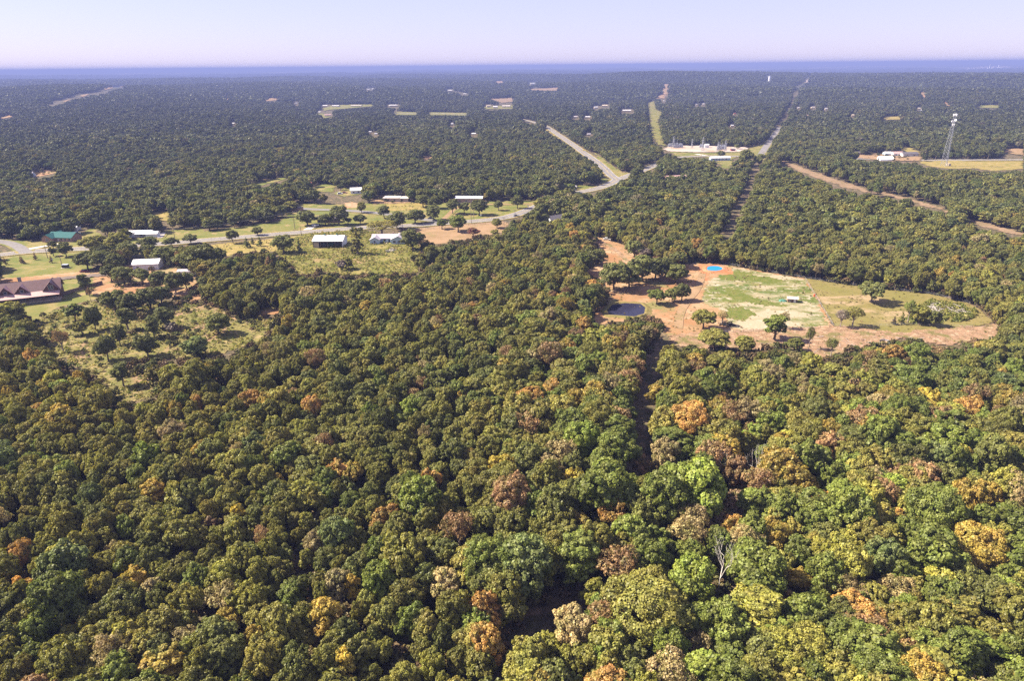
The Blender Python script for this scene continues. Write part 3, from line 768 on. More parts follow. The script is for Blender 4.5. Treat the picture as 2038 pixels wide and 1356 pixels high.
for form, sd_ in NEAR:
    L0 = leaf_cloud(100 + sd_, form, CNT[form], .29 if form not in ('bush', 'open', 'cedar') else .24)
    tw = limb_mesh(L0[3], sd_, form, 7, 2 if form == 'open' else 0)
    crown = mesh_np('crown', L0[0], L0[1], [M['leaf']], None, L0[2])
    bark = M['bark'] if form != 'open' else M['ash']
    V = L0[0]; W = float(np.percentile(np.abs(V[:, :2]), 98) * 2); Ht = float(V[:, 2].max())
    FORMS.setdefault(form, []).append((W, Ht, crown, tw.mesh('trunk', bark), len(LOD['A'])))
    LOD['A'].append((solo('wood_form', joined('wood_form', L0, tw)), W, Ht, form))
    k = {'open': .4}.get(form, .2)
    LB = leaf_cloud(100 + sd_, form, int(CNT[form] * k), .62 if form != 'giant' else .8)
    LOD['B'].append((solo('wood_form', joined('wood_form', LB, limb_mesh(LB[3], sd_, form, 4))), W, Ht, form))
    if form in ('oak', 'round', 'tall', 'small') :
        LC = leaf_cloud(100 + sd_, form, 480, 1.3, .2)
        LOD['C'].append((solo('wood_form', joined('wood_form', LC, MB())), W, Ht, form))
for sd_ in range(3):                                       # bare trees
    dm = dead_mesh(40 + sd_, 1.75)
    V = np.array(dm.v); FORMS.setdefault('bare', []).append((float(np.percentile(np.abs(V[:, :2]), 98) * 2), float(V[:, 2].max()), None, dm.mesh('trunk', M['bleached']), None))
# far woods: patches of 34 m with a dozen crowns in each
for sd_ in range(5):
    r = np.random.default_rng(900 + sd_)
    Vs, Fs, vs, off = [], [], [], 0
    for k in range(17):
        form = 'oak' if k % 4 else 'round'
        LD = leaf_cloud(100 + k % 5, form, 60, 3.0, .15)
        a = r.random() * 6.28; s = r.uniform(.75, 1.25)
        ca, sa = math.cos(a) * s, math.sin(a) * s
        V = LD[0]; V = np.stack([V[:, 0] * ca - V[:, 1] * sa, V[:, 0] * sa + V[:, 1] * ca, V[:, 2] * s], -1)
        gx, gy = (k % 4 - 1.5) * 8.6, (k // 4 - 1.7) * 8.6
        V[:, 0] += gx + r.uniform(-3, 3); V[:, 1] += gy + r.uniform(-3, 3)
        Vs.append(V); Fs.append(LD[1] + off); vs.append(LD[2] * r.uniform(.75, 1.25)); off += len(V)
    LOD['D'].append((solo('wood_form', mesh_np('wood_form', np.concatenate(Vs), np.concatenate(Fs), [M['leaf']], None, np.concatenate(vs))), 34, 11, 'patch'))

TINT = {
    'olive': (.215, .2, .042), 'olive2': (.25, .216, .048), 'dgreen': (.145, .15, .037), 'green': (.155, .182, .035), 'bgreen': (.195, .235, .04),
    'bluegreen': (.155, .185, .056), 'ygreen': (.29, .272, .05), 'yellow': (.48, .37, .065), 'gold': (.37, .265, .055), 'orange': (.44, .26, .075),
    'rust': (.3, .185, .085), 'red': (.19, .07, .05), 'tan': (.36, .28, .125), 'grey': (.26, .21, .17), 'purple': (.11, .07, .065), 'roadside': (.15, .158, .046)}

CAMXY = np.zeros(2)
TREES = []                                                 # (x, y, crown radius) of every tree placed one by one
def plant(px, py, hpx, wpx, tint, label, name='oak_tree', cat='tree', form=None, group=None, base=True, rz=None):
    """a tree of its own. base: (px, py) is its foot; else the middle of its crown"""
    form = form or random.choice(['oak', 'round', 'round'])
    W0, H0, crown, trunk, _ = random.choice(FORMS[form])
    if base:
        p = at(px, py); h = vh(px, py, hpx); w = wpx * float(proj(*p)[2]) / FPX
    else:
        p0 = at(px, py); d = float(proj(*p0)[2]) / FPX
        w = wpx * d * .95; h = hpx or (w * H0 / W0) ** .8 * 1.7
        h = min(max(h, .8 * w, 5), 17)
        p = at(px, py, .6 * h); w = wpx * float(proj(p[0], p[1], .6 * h)[2]) / FPX
    TREES.append((p[0], p[1], w / 2))
    if form == 'bare': TREES.append((p[0] * .965, p[1] * .965, w / 2)); TREES.append((p[0] * .93, p[1] * .93, w * .35))
    return put_tree(p, w, h, W0, H0, crown, trunk, tint, label, name, cat, group, rz)
def put_tree(p, w, h, W0, H0, crown, trunk, tint, label, name, cat, group, rz=None):
    root = thing(name, label, cat, (p[0], p[1], p[2]), random.uniform(0, 6.28) if rz is None else rz, group)
    q = random.uniform(.88, 1.12); s = (w / W0 * q, w / W0 / q, h / H0)
    t = link('trunk', trunk, root); t.scale = s
    if crown is not None:
        c = link('crown', crown, root, tint=np.array(TINT[tint]) * random.uniform(.9, 1.1)); c.scale = s
    return root
def instancer(name, protos, P, I, Tn, R_, S_, **kw):
    me = bpy.data.meshes.new(name)
    me.vertices.add(len(P)); me.vertices.foreach_set('co', np.asarray(P, np.float32).ravel())
    a = me.attributes.new('pick', 'INT', 'POINT'); a.data.foreach_set('value', np.asarray(I, np.int32))
    for nm, arr in (('tint', Tn), ('turn', R_), ('size', S_)):
        a = me.attributes.new(nm, 'FLOAT_VECTOR', 'POINT'); a.data.foreach_set('vector', np.asarray(arr, np.float32).ravel())
    me.update()
    o = link(name, me, **kw)
    ng = bpy.data.node_groups.new(name, 'GeometryNodeTree')
    ng.interface.new_socket('Geometry', in_out='INPUT', socket_type='NodeSocketGeometry'); ng.interface.new_socket('Geometry', in_out='OUTPUT', socket_type='NodeSocketGeometry')
    N, L = ng.nodes, ng.links
    gi, go = N.new('NodeGroupInput'), N.new('NodeGroupOutput')
    iop = N.new('GeometryNodeInstanceOnPoints'); iop.inputs['Pick Instance'].default_value = True
    jn = N.new('GeometryNodeJoinGeometry')
    for ob in reversed(protos):                            # a join reads its last link first
        oi = N.new('GeometryNodeObjectInfo'); oi.inputs[0].default_value = ob
        g2 = N.new('GeometryNodeGeometryToInstance')
        L.new(oi.outputs['Geometry'], g2.inputs[0]); L.new(g2.outputs[0], jn.inputs[0])
    def attr(n_, t_):
        a_ = N.new('GeometryNodeInputNamedAttribute'); a_.data_type = t_; a_.inputs['Name'].default_value = n_
        return a_.outputs['Attribute']
    L.new(gi.outputs[0], iop.inputs['Points']); L.new(jn.outputs[0], iop.inputs['Instance'])
    L.new(attr('pick', 'INT'), iop.inputs['Instance Index']); L.new(attr('turn', 'FLOAT_VECTOR'), iop.inputs['Rotation']); L.new(attr('size', 'FLOAT_VECTOR'), iop.inputs['Scale'])
    L.new(iop.outputs[0], go.inputs[0])
    md = o.modifiers.new('grow', 'NODES'); md.node_group = ng
    return o
# undergrowth below the trees and weeds on the meadows
def patch(seed, n, R, hgt, size):
    r = np.random.default_rng(seed)
    a = r.random(n) * 6.283; q = np.sqrt(r.random(n)) * R
    P = np.stack([q * np.cos(a), q * np.sin(a), r.random(n) * hgt * (1 - (q / R) ** 2)], -1)
    nn = r.normal(0, .55, (n, 3)) + [0, 0, .8]; nn /= np.linalg.norm(nn, axis=1)[:, None]
    t = np.cross(nn, r.normal(size=(n, 3))); t /= np.linalg.norm(t, axis=1)[:, None]; b = np.cross(nn, t)
    s = (size * r.uniform(.6, 1.4, n))[:, None]
    V = np.stack([P - t * s * .5 - b * s * .3, P + t * s * .5 - b * s * .4, P + t * s * .4 + b * s * .5, P - t * s * .5 + b * s * .4], 1).reshape(-1, 3)
    return solo('weed_form', mesh_np('weed_form', V, np.arange(4 * n).reshape(n, 4), [M['leaf']], None, r.uniform(.7, 1.3, n)))
WEED = [patch(i, 46, .6, .8, .3) for i in range(3)]
# ------------------------------------------------------------------ buildings
BUILT = []
def place(px, py, rot, d):
    """root point for a building whose front wall foot is seen at (px, py)"""
    p = at(px, py); a = math.radians(rot)
    BUILT.append((p[0] - math.sin(a) * (d / 2), p[1] + math.cos(a) * (d / 2), max(5., d * .7)))
    return (p[0] - math.sin(a) * (d / 2), p[1] + math.cos(a) * (d / 2), p[2]), a

def window(par, face, u, z, w, h, W, D, ox=0, oy=0, mat='glass', panes=1):
    """frame and pane standing a little proud of a wall; face f/b/l/r"""
    def bx(m, a0, a1, z0, z1, t0, t1):
        if face == 'f': m.box(ox + a0, oy - D / 2 - t1, z0, ox + a1, oy - D / 2 - t0, z1)
        elif face == 'l': m.box(ox - W / 2 - t1, oy + a0, z0, ox - W / 2 - t0, oy + a1, z1)
        elif face == 'r': m.box(ox + W / 2 + t0, oy + a0, z0, ox + W / 2 + t1, oy + a1, z1)
    m = MB(); t = .09
    bx(m, u - w / 2 - t, u + w / 2 + t, z + h, z + h + t, .0, .07); bx(m, u - w / 2 - t, u + w / 2 + t, z - t, z, .0, .09)
    bx(m, u - w / 2 - t, u - w / 2, z, z + h, .0, .07); bx(m, u + w / 2, u + w / 2 + t, z, z + h, .0, .07)
    for k in range(1, panes): bx(m, u - w / 2 + w * k / panes - .04, u - w / 2 + w * k / panes + .04, z, z + h, .0, .06)
    f = m.build('window', M['frame'], par)
    g = MB(); bx(g, u - w / 2, u + w / 2, z, z + h, .005, .03); g.build('pane', M[mat], f)

def door(par, face, u, w, h, W, D, mat='frame', ox=0, oy=0, z0=0):
    m = MB()
    if face == 'f': m.box(ox + u - w / 2, oy - D / 2 - .05, z0 + .02, ox + u + w / 2, oy - D / 2 - .004, z0 + h)
    elif face == 'r': m.box(ox + W / 2 + .004, oy + u - w / 2, z0 + .02, ox + W / 2 + .05, oy + u + w / 2, z0 + h)
    else: m.box(ox - W / 2 - .05, oy + u - w / 2, z0 + .02, ox - W / 2 - .004, oy + u + w / 2, z0 + h)
    return m.build('door', M[mat], par)

def gable_part(par, wname, w, d, h, hr, wm, rm, ox=0, oy=0, swap=False, over=.5, rname='roof', z0=0, th=.16):
    a, b = MB().gable(w, d, h, hr, z0=z0), MB().roof(w, d, h, hr, over, th)
    if swap: a.swap(); b.swap()
    a.shift(ox, oy); b.shift(ox, oy)
    return a.build(wname, M[wm], par), b.build(rname, M[rm], par)

# log cabin with brown metal roofs
def cabin():
    loc, a = place(62, 603, 24, 11)
    t = thing('log_cabin', 'dark log house with brown metal gabled roofs and stone based porch', 'house', loc, a)
    gable_part(t, 'wall', 24, 10, 4.6, 4.0, 'log', 'brownroof', 0, 1.0, over=.8)
    MB().box(-13.3, -8.2, 0, 12.2, -4.05, .95).build('porch_base', M['stone'], t)
    MB().box(-13.5, -8.4, .95, 12.4, -4.05, 1.1).build('porch_deck', M['tanwall'], t)
    # lean-to porch roof in front
    r = MB(); r.add([(-13.6, -8.5, 3.3), (12.4, -8.5, 3.3), (12.4, -4.1, 4.55), (-13.6, -4.1, 4.55), (-13.6, -8.5, 3.45), (12.4, -8.5, 3.45), (12.4, -4.1, 4.7), (-13.6, -4.1, 4.7)], [(0, 3, 2, 1), (4, 5, 6, 7), (0, 1, 5, 4), (1, 2, 6, 5), (2, 3, 7, 6), (3, 0, 4, 7)])
    r.build('porch_roof', M['pinkroof'], t)
    for i in range(9): MB().box(-13.2 + i * 3.15, -8.2, 1.1, -12.98 + i * 3.15, -7.98, 3.34).build('porch_post', M['log'], t)
    for i in range(8): MB().box(-12.98 + i * 3.15, -8.14, 1.95, -10.05 + i * 3.15, -8.04, 2.05).build('railing', M['tanwall'], t)
    # front gables: two on the left, one larger on the right
    for ox, w, hr, wy in ((-9.0, 5.4, 2.9, 6.0), (-2.6, 5.4, 2.9, 6.0), (9.0, 6.2, 3.5, 8.0)):
        gable_part(t, 'dormer_wall', wy, w, 5.1, hr, 'log', 'brownroof' if ox > 0 else 'pinkroof', ox, -4.2 + wy / 2 - (.6 if ox > 0 else 0), True, .45, 'dormer_roof', z0=4.2 if ox < 0 else 0)
    for u, z, w, h in ((-8, 1.5, 1.4, 1.5), (-4.2, 1.5, 1.4, 1.5), (-1, 1.4, 2.0, 1.7), (3.4, 1.4, 2.0, 1.7)): window(t, 'f', u, z, w, h, 24, 10, 0, 1.0, panes=2)
    for ox, z in ((-9.0, 5.0), (-2.6, 5.0)): window(t, 'f', ox, z, 1.2, 1.1, 0, 0, 0, -4.2)
    window(t, 'f', 9.0, 5.2, 2.0, 1.8, 0, 0, 0, -4.8, panes=2); window(t, 'f', 9.0, 1.3, 2.4, 1.9, 0, 0, 0, -4.8, panes=2)
    window(t, 'r', 0, 1.5, 1.4, 1.5, 24, 10, 0, 1.0); window(t, 'r', 0, 4.6, 1.2, 1.3, 24, 10, 0, 1.0)
    door(t, 'f', 5.6, 1.1, 2.2, 24, 10, 'tanwall', 0, 1.0, 1.1)
    c = MB().box(-4.4, 2.2, 6.5, -3.2, 3.4, 10.2).build('chimney', M['stone'], t); MB().box(-4.55, 2.05, 10.2, -3.05, 3.55, 10.45).build('chimney_cap', M['dark'], c)
cabin()
# retaining wall along the drive by the cabin
def bank_wall():
    A, B = at(118, 591)[:2], at(205, 566)[:2]
    d = B - A; n = int(np.hypot(*d) / 2.4); a = math.atan2(d[1], d[0])
    t = thing('board_fence', 'long dark board fence running from the log cabin up to the drive', 'fence', (A[0], A[1], 0), a)
    L = np.hypot(*d) / n
    for i in range(n):
        MB().box(i * L + .03, -.03, .1, (i + 1) * L - .03, .03, 1.9 + .06 * random.random()).build('panel', M['pole'], t)
        MB().box(i * L - .06, .04, -.2, i * L + .06, .16, 2.1).build('post', M['pole'], t)
bank_wall()

def barn():
    w, d = 17.5, 13.0
    loc, a = place(653, 494, 0, d)
    t = thing('metal_barn', 'large white metal roofed open fronted barn standing on the meadow by the road', 'barn', loc, a)
    h, hr = 4.3, 1.9
    x = w / 2; y = d / 2
    MB().box(-x, y - .12, 0, x, y, h).build('back_wall', M['whitewall'], t)
    MB().add([(-x, -y, 0), (-x, y, 0), (-x, y, h), (-x, 0, h + hr), (-x, -y, h), (-x + .12, -y, 0), (-x + .12, y, 0), (-x + .12, y, h), (-x + .12, 0, h + hr), (-x + .12, -y, h)], [(0, 4, 3, 2, 1), (5, 6, 7, 8, 9), (0, 5, 9, 4), (1, 2, 7, 6), (0, 1, 6, 5), (4, 9, 8, 3), (3, 8, 7, 2)]).build('end_wall', M['tanwall'], t)
    MB().add([(x, -y, 0), (x, y, 0), (x, y, h), (x, 0, h + hr), (x, -y, h), (x - .12, -y, 0), (x - .12, y, 0), (x - .12, y, h), (x - .12, 0, h + hr), (x - .12, -y, h)], [(0, 1, 2, 3, 4), (9, 8, 7, 6, 5), (0, 4, 9, 5), (1, 6, 7, 2), (0, 5, 6, 1), (4, 3, 8, 9), (3, 2, 7, 8)]).build('end_wall', M['whitewall'], t)
    for i in range(5): MB().box(-x + .15 + i * (w - .5) / 4, -y + .05, 0, -x + .37 + i * (w - .5) / 4, -y + .27, h - .2).build('post', M['pole'], t)
    MB().box(-x, -y - .06, h - .75, x, -y + .02, h - .02).build('header_board', M['darkroof'], t)
    MB().box(-x + .2, -y + .3, .0, -x + 3.4, -y + .42, h - .8).build('front_panel', M['tanwall'], t)
    MB().roof(w, d, h, hr, .45, .12).build('roof', M['white'], t)
    for u in (-2.9, 4.4):
        MB().box(u - .32, -.32, h + hr + .1, u + .32, .32, h + hr + .75).add([(u - .5, -.5, h + hr + .75), (u + .5, -.5, h + hr + .75), (u + .5, .5, h + hr + .75), (u - .5, .5, h + hr + .75), (u, 0, h + hr + 1.2)], [(0, 3, 2, 1), (0, 1, 4), (1, 2, 4), (2, 3, 4), (3, 0, 4)]).build('roof_vent', M['green'], t)
    for u, c in ((-4, 'paint_grey'), (.5, 'tarp'), (5.0, 'pole')):
        MB().box(u - 1.4, -1.5, 0.02, u + 1.4, 2.5, 1.7).build('stored_bale', M[c], t)
barn()

def l_house():
    loc, a = place(771, 486, 0, 9)
    t = thing('ranch_house', 'pale blue house with grey roof and two front wings beside the white barn', 'house', loc, a)
    gable_part(t, 'wall', 20, 8, 2.7, 1.7, 'bluewall', 'greyroof', 0, 3.4)
    gable_part(t, 'wing_wall', 7.5, 5.6, 2.7, 1.5, 'bluewall', 'greyroof', -7.6, -.8, True, .5, 'wing_roof')
    gable_part(t, 'wing_wall', 9.0, 8.2, 2.9, 1.9, 'bluewall', 'greyroof', 6.6, -.6, True, .5, 'wing_roof')
    for u in (4.4, 7.2): window(t, 'f', u, .9, 1.5, 1.3, 8.2, 9.0, 0, -.6, panes=2)
    window(t, 'f', -7.6, 1.0, 1.1, 1.1, 5.6, 7.5, 0, -.8)
    window(t, 'f', -2.2, 1.0, 1.4, 1.2, 20, 8, 0, 3.4); door(t, 'f', .6, 1.0, 2.0, 20, 8, 'dark', 0, 3.4)
    MB().box(-4.4, -4.4, 0, 2.0, -.7, .18).build('patio', M['concrete'], t)
    c = MB().box(2.2, 3.6, 3.6, 3.0, 4.4, 5.4).build('chimney', M['brick'], t)
l_house()

def simple_house(px, py, rot, w, d, h, hr, wm, rm, label, name='house', cat='house', wins=(), group=None, swap=False, doors=()):
    loc, a = place(px, py, rot, d if not swap else w)
    t = thing(name, label, cat, loc, a, group)
    gable_part(t, 'wall', w, d, h, hr, wm, rm, swap=swap, over=.45)
    for u, z, ww, hh in wins: window(t, 'f', u, z, ww, hh, w, d)
    for u in doors: door(t, 'f', u, 1.0, 2.05, w, d)
    return t
def green_house():
    loc, a = place(116, 481, -8, 9)
    t = thing('ranch_house', 'brick house with teal green metal roof beside the curved lane', 'house', loc, a)
    gable_part(t, 'wall', 16, 9, 2.8, 2.3, 'brick', 'green', 1.5, 0, over=.7)
    gable_part(t, 'wing_wall', 12, 7, 2.8, 2.0, 'brick', 'green', -5.2, -1.2, True, .6, 'wing_roof')
    for u in (2.5, 5.2, 8): window(t, 'f', u, .9, 1.3, 1.3, 16, 9, 0, 0)
    window(t, 'f', -5.2, 1.0, 1.6, 1.3, 7, 12, 0, -1.2, panes=2); door(t, 'f', .3, 1.0, 2.05, 16, 9, 'frame')
green_house()
t = simple_house(271, 472, 4, 19, 5, 2.9, .8, 'whitewall', 'white', 'long white mobile home with pale roof behind the roadside trees', 'mobile_home', 'mobile home', [(-7, 1, 1.1, 1.1), (-3, 1, 1.4, 1.1), (3.5, 1, 1.4, 1.1), (7, 1, 1.1, 1.1)], doors=(0.2,))
MB().box(.2, -5.2, 2.35, 7.5, -2.55, 2.47).build('carport_roof', M['white'], t)
for u in (.4, 7.3): MB().box(u - .05, -5.15, 0, u + .05, -5.05, 2.35).build('carport_post', M['frame'], t)
simple_house(302, 473, 4, 7, 5, 2.5, .9, 'whitewall', 'white', 'small white shed at the right end of the long mobile home', 'shed', 'shed')
t = simple_house(291, 538, 8, 13, 8, 3.4, 1.6, 'whitewall', 'white', 'small white metal barn half hidden by the dark roadside thicket', 'metal_barn', 'barn', [(-4, 1.2, 1.2, 1), (3, 1.2, 1.2, 1)], doors=(0,))
simple_house(373, 550, 6, 9, 4, 2.6, .7, 'whitewall', 'greyroof', 'shaded grey trailer under the oaks of the dirt yard', 'trailer', 'trailer', [(-2, 1, 1, .9), (2, 1, 1, .9)])
simple_house(709, 386, 10, 9, 8, 3, 1.6, 'whitewall', 'white', 'white roofed house in the yard beyond the old road', wins=[(-2, 1, 1.1, 1.1), (2, 1, 1.1, 1.1)])
def flat_house():
    loc, a = place(788, 402, -4, 9)
    t = thing('flat_roofed_house', 'low tan house with cream flat roof beyond the old road', 'house', loc, a)
    MB().box(-10, -4.5, 0, 10, 4.5, 2.9).build('wall', M['tanwall'], t)
    MB().box(-10.6, -5.1, 2.92, 2.6, 5.1, 3.2).build('roof', M['concrete'], t); MB().box(3.0, -5.1, 2.7, 10.6, 5.1, 2.98).build('roof', M['concrete'], t)
    for u in (-6, -1, 5): window(t, 'f', u, 1, 1.4, 1.1, 20, 9)
flat_house()
t = simple_house(933, 404, -5, 21, 8, 3.6, 1.0, 'brick', 'white', 'long low building with bright white roof behind lawn trees', 'long_building', 'building', [(-7, 1, 1.3, 1.2), (-2, 1, 1.3, 1.2), (3, 1, 1.3, 1.2), (8, 1, 1.3, 1.2)])
simple_house(652, 444, 0, 14, 7, 2.7, 1.4, 'brick', 'darkroof', 'brown house mostly hidden behind the four trees by the old road', wins=[(3, 1, 1.3, 1.1)])
simple_house(589, 421, -6, 8, 5, 2.6, .5, 'brick', 'darkroof', 'dark carport shed at the end of the old road', 'shed', 'shed')
t = simple_house(1113, 447, 34, 12, 9, 3.0, 2.6, 'whitewall', 'darkroof', 'house with dark shingle gable roof at the top of the dirt clearing', wins=[(-2, 1, 1.2, 1.2), (3, 1, 1.2, 1.2)])
simple_house(1122, 458, 30, 9, 6, 2.6, 1.6, 'whitewall', 'greyroof', 'grey roofed garage below the dark shingle house', 'garage', 'garage', doors=(0,))
simple_house(1352, 362, 12, 22, 10, 3.0, 2.2, 'brick', 'pinkroof', 'wide brick house with terracotta roof among trees', wins=[(-5, 1, 1.4, 1.2), (4, 1, 1.4, 1.2)])
t = simple_house(1434, 320, 4, 22, 6, 3.2, 1.0, 'bluewall', 'white', 'blue and white mobile home on the small lawn before the substation', 'mobile_home', 'mobile home', [(-8, 1, 1.4, 1.2), (-4.5, 1, 1.2, 1.2), (-1.5, 1, 1.2, 1.2), (2.5, 1, 1.2, 1.2), (6.5, 1, 1.4, 1.2)], doors=(4.5,))
def hoop():
    loc, a = place(1766, 320, -6, 12)
    t = thing('hoop_barn', 'white rounded hoop barn at the right beside the hay field', 'barn', loc, a)
    m = MB(); n = 10; vs = []
    for x in (-7, 7):
        for i in range(n + 1): vs.append((x, 5 * math.cos(math.pi * i / n), 4.2 * math.sin(math.pi * i / n) + .02))
    m.add(vs, [(i, i + 1, i + n + 2, i + n + 1) for i in range(n)] + [tuple(range(n, -1, -1)), tuple(range(n + 1, 2 * n + 2))]); m.build('cover', M['white'], t)
    door(t, 'l', 0, 3, 3, 14, 10, 'dark')
hoop()
simple_house(1788, 311, 3, 12, 8, 3, 1.8, 'whitewall', 'pinkroof', 'white house with pinkish roof left of the purple roofed one', wins=[(-3, 1, 1.2, 1.2), (3, 1, 1.2, 1.2)])
simple_house(1812, 312, 3, 18, 8, 3, 1.8, 'whitewall', 'darkroof', 'house with dark purplish roof beside the hoop barn', wins=[(-4, 1, 1.2, 1.2), (4, 1, 1.2, 1.2)])
simple_house(1769, 310, -4, 9, 7, 2.7, 1.4, 'bluewall', 'white', 'small pale house behind the hoop barn')
simple_house(1679, 310, 8, 10, 8, 3, 1.8, 'redwall', 'pinkroof', 'small reddish house by the bare yard', wins=[(0, 1, 1.2, 1.2)])
simple_house(1660, 308, 8, 6, 5, 2.5, 1.2, 'whitewall', 'white', 'tiny white shed left of the reddish house', 'shed', 'shed')
simple_house(1702, 309, 0, 12, 6, 2.7, 1.2, 'brick', 'darkroof', 'low dark brown house right of the reddish house')
simple_house(1587, 304, 4, 14, 6, 2.8, .6, 'whitewall', 'white', 'white mobile home partly behind trees near the section road', 'mobile_home', 'mobile home')
simple_house(1598, 289, 4, 10, 7, 2.8, 1.4, 'whitewall', 'greyroof', 'small house behind the white mobile home near the section road')
simple_house(1602, 237, 0, 34, 16, 4, 3, 'brick', 'pinkroof', 'big brown roofed house amid the trees right of the section road')
simple_house(1924, 303, 20, 9, 7, 3, 1.8, 'whitewall', 'white', 'white cottage between autumn trees beyond the cell tower')
simple_house(1936, 304, 10, 9, 7, 2.8, 1.5, 'brick', 'pinkroof', 'pinkish cottage right of the white cottage beyond the cell tower')
t = simple_house(1845, 226, 0, 22, 12, 6, 1.2, 'dark', 'white', 'white roofed dark shed on a tiny lawn in the far right woods', 'shed', 'shed')
simple_house(49, 354, 10, 13, 10, 3, 2.2, 'bluewall', 'greyroof', 'grey blue house in the left woods clearing')
simple_house(54, 339, 0, 16, 7, 3, 1.0, 'whitewall', 'white', 'white shed behind the grey blue house in the left woods', 'shed', 'shed')
simple_house(140, 460, 0, 9, 5, 2.6, .8, 'whitewall', 'white', 'white camper roof behind the green roofed house', 'camper', 'camper')
simple_house(210, 461, 6, 6, 4, 2.5, .8, 'whitewall', 'white', 'tiny white shed under trees between green house and mobile home', 'shed', 'shed')
simple_house(456, 386, 0, 9, 6, 3.4, 1, 'whitewall', 'white', 'white roof peeping from woods, far left of the red shed')
simple_house(613, 377, 6, 6, 5, 4.5, 1.2, 'redwall', 'redwall', 'small bright red shed in the woods', 'shed', 'shed')
simple_house(1123, 331, -4, 12, 6, 3, 1, 'whitewall', 'white', 'white roof among trees left of the side road')
simple_house(1140, 379, 4, 6, 5, 2.6, 1.0, 'whitewall', 'greyroof', 'pale house hidden by the round green tree at the bend')
# roofs scattered through the far woods: foot pixel, width and height in pixels
FAR = [(647, 213, 10, 3.5, 'white', 'white shed at the left end of the far clearings'), (668, 213, 16, 3, 'white', 'white long roof in the far left clearing'), (709, 212, 24, 2, 'concrete', 'pale long roof in the middle of the far left clearing'), (782, 212, 18, 3, 'white', 'white long roof at the right of the far clearings'),
       (590, 208, 4, 4, 'white', 'tiny white house alone left of the far clearings'), (636, 226, 5, 4, 'white', 'small white house below the far left clearing'), (652, 232, 14, 4, 'pinkroof', 'pinkish sheds below the far left clearing'), (465, 249, 5, 4, 'white', 'tiny white house in the left far woods'),
       (900, 251, 4, 6, 'white', 'white silo like tank in the woods'), (748, 270, 6, 4, 'white', 'white roof low in the middle woods'), (737, 266, 3, 4, 'white', 'tiny white shed beside the low white roof'), (943, 270, 9, 3, 'white', 'thin white roof right in the middle woods'),
       (972, 214, 9, 5, 'tanwall', 'tan house left in the far hamlet'), (986, 216, 10, 5, 'white', 'pale house in the middle of the far hamlet'), (1008, 214, 18, 4, 'concrete', 'long pale building right in the far hamlet'), (1186, 217, 8, 5, 'white', 'white house left of the hamlet by the power line'),
       (1204, 213, 12, 4, 'tanwall', 'tan building in the hamlet by the power line'), (1248, 223, 18, 4, 'white', 'bright white dome roof near the power line clearing'), (1170, 236, 10, 4, 'white', 'white roofs in the woods left of the power line'), (1146, 235, 8, 3, 'greyroof', 'grey roof left of the white roofs'), (1172, 271, 8, 3, 'greyroof', 'grey roof right of the side road'),
       (1321, 203, 3, 3, 'white', 'white speck of a house right of the power line'), (1386, 211, 3, 4, 'white', 'white house first of two in the far right woods'), (1400, 210, 4, 4, 'white', 'white house second of two in the far right woods'), (1457, 254, 6, 5, 'white', 'white gable over the woods behind the substation'), (1462, 229, 4, 3, 'redwall', 'reddish house in the woods behind the substation'),
       (1589, 217, 4, 3, 'white', 'white house left beyond the big brown roof'), (1644, 220, 5, 5, 'white', 'white house right beyond the big brown roof'), (1618, 216, 8, 3, 'concrete', 'pale roof behind the big brown roof'), (1697, 233, 4, 5, 'tanwall', 'small tan house in the right woods'), (1830, 218, 6, 2.5, 'concrete', 'pale roof left of the white roofed dark shed'),
       (1060, 168, 10, 3, 'white', 'white roof on the far skyline woods'), (733, 180, 5, 3, 'white', 'white house first of two far left of centre'), (742, 179, 4, 3, 'white', 'white house second of two far left of centre'), (896, 182, 9, 3, 'white', 'white long roof in the far middle woods'), (925, 189, 7, 3, 'white', 'white roof below the far long roof')]
for x, y, wp, hp, mt, lab in FAR:
    k = mpp(x, y); w = max(4, wp * k * .9); h = max(2.5, vh(x, y, hp * .8))
    loc, a = place(x, y, 0, w * .5)
    t = thing('distant_house', lab, 'building', (loc[0], loc[1], loc[2] + 1.5), random.uniform(-.3, .3), 'roofs scattered over the far woods')
    gable_part(t, 'wall', w, w * .5, h * .6, h * .4, 'tanwall', 'farwhite' if mt == 'white' else mt, over=.3)
    CLEAR.append([(x - wp * .6 - 2.5, y - hp - 2), (x + wp * .6 + 2.5, y - hp - 2), (x + wp * .6 + 2.5, y + 2), (x - wp * .6 - 2.5, y + 2)])
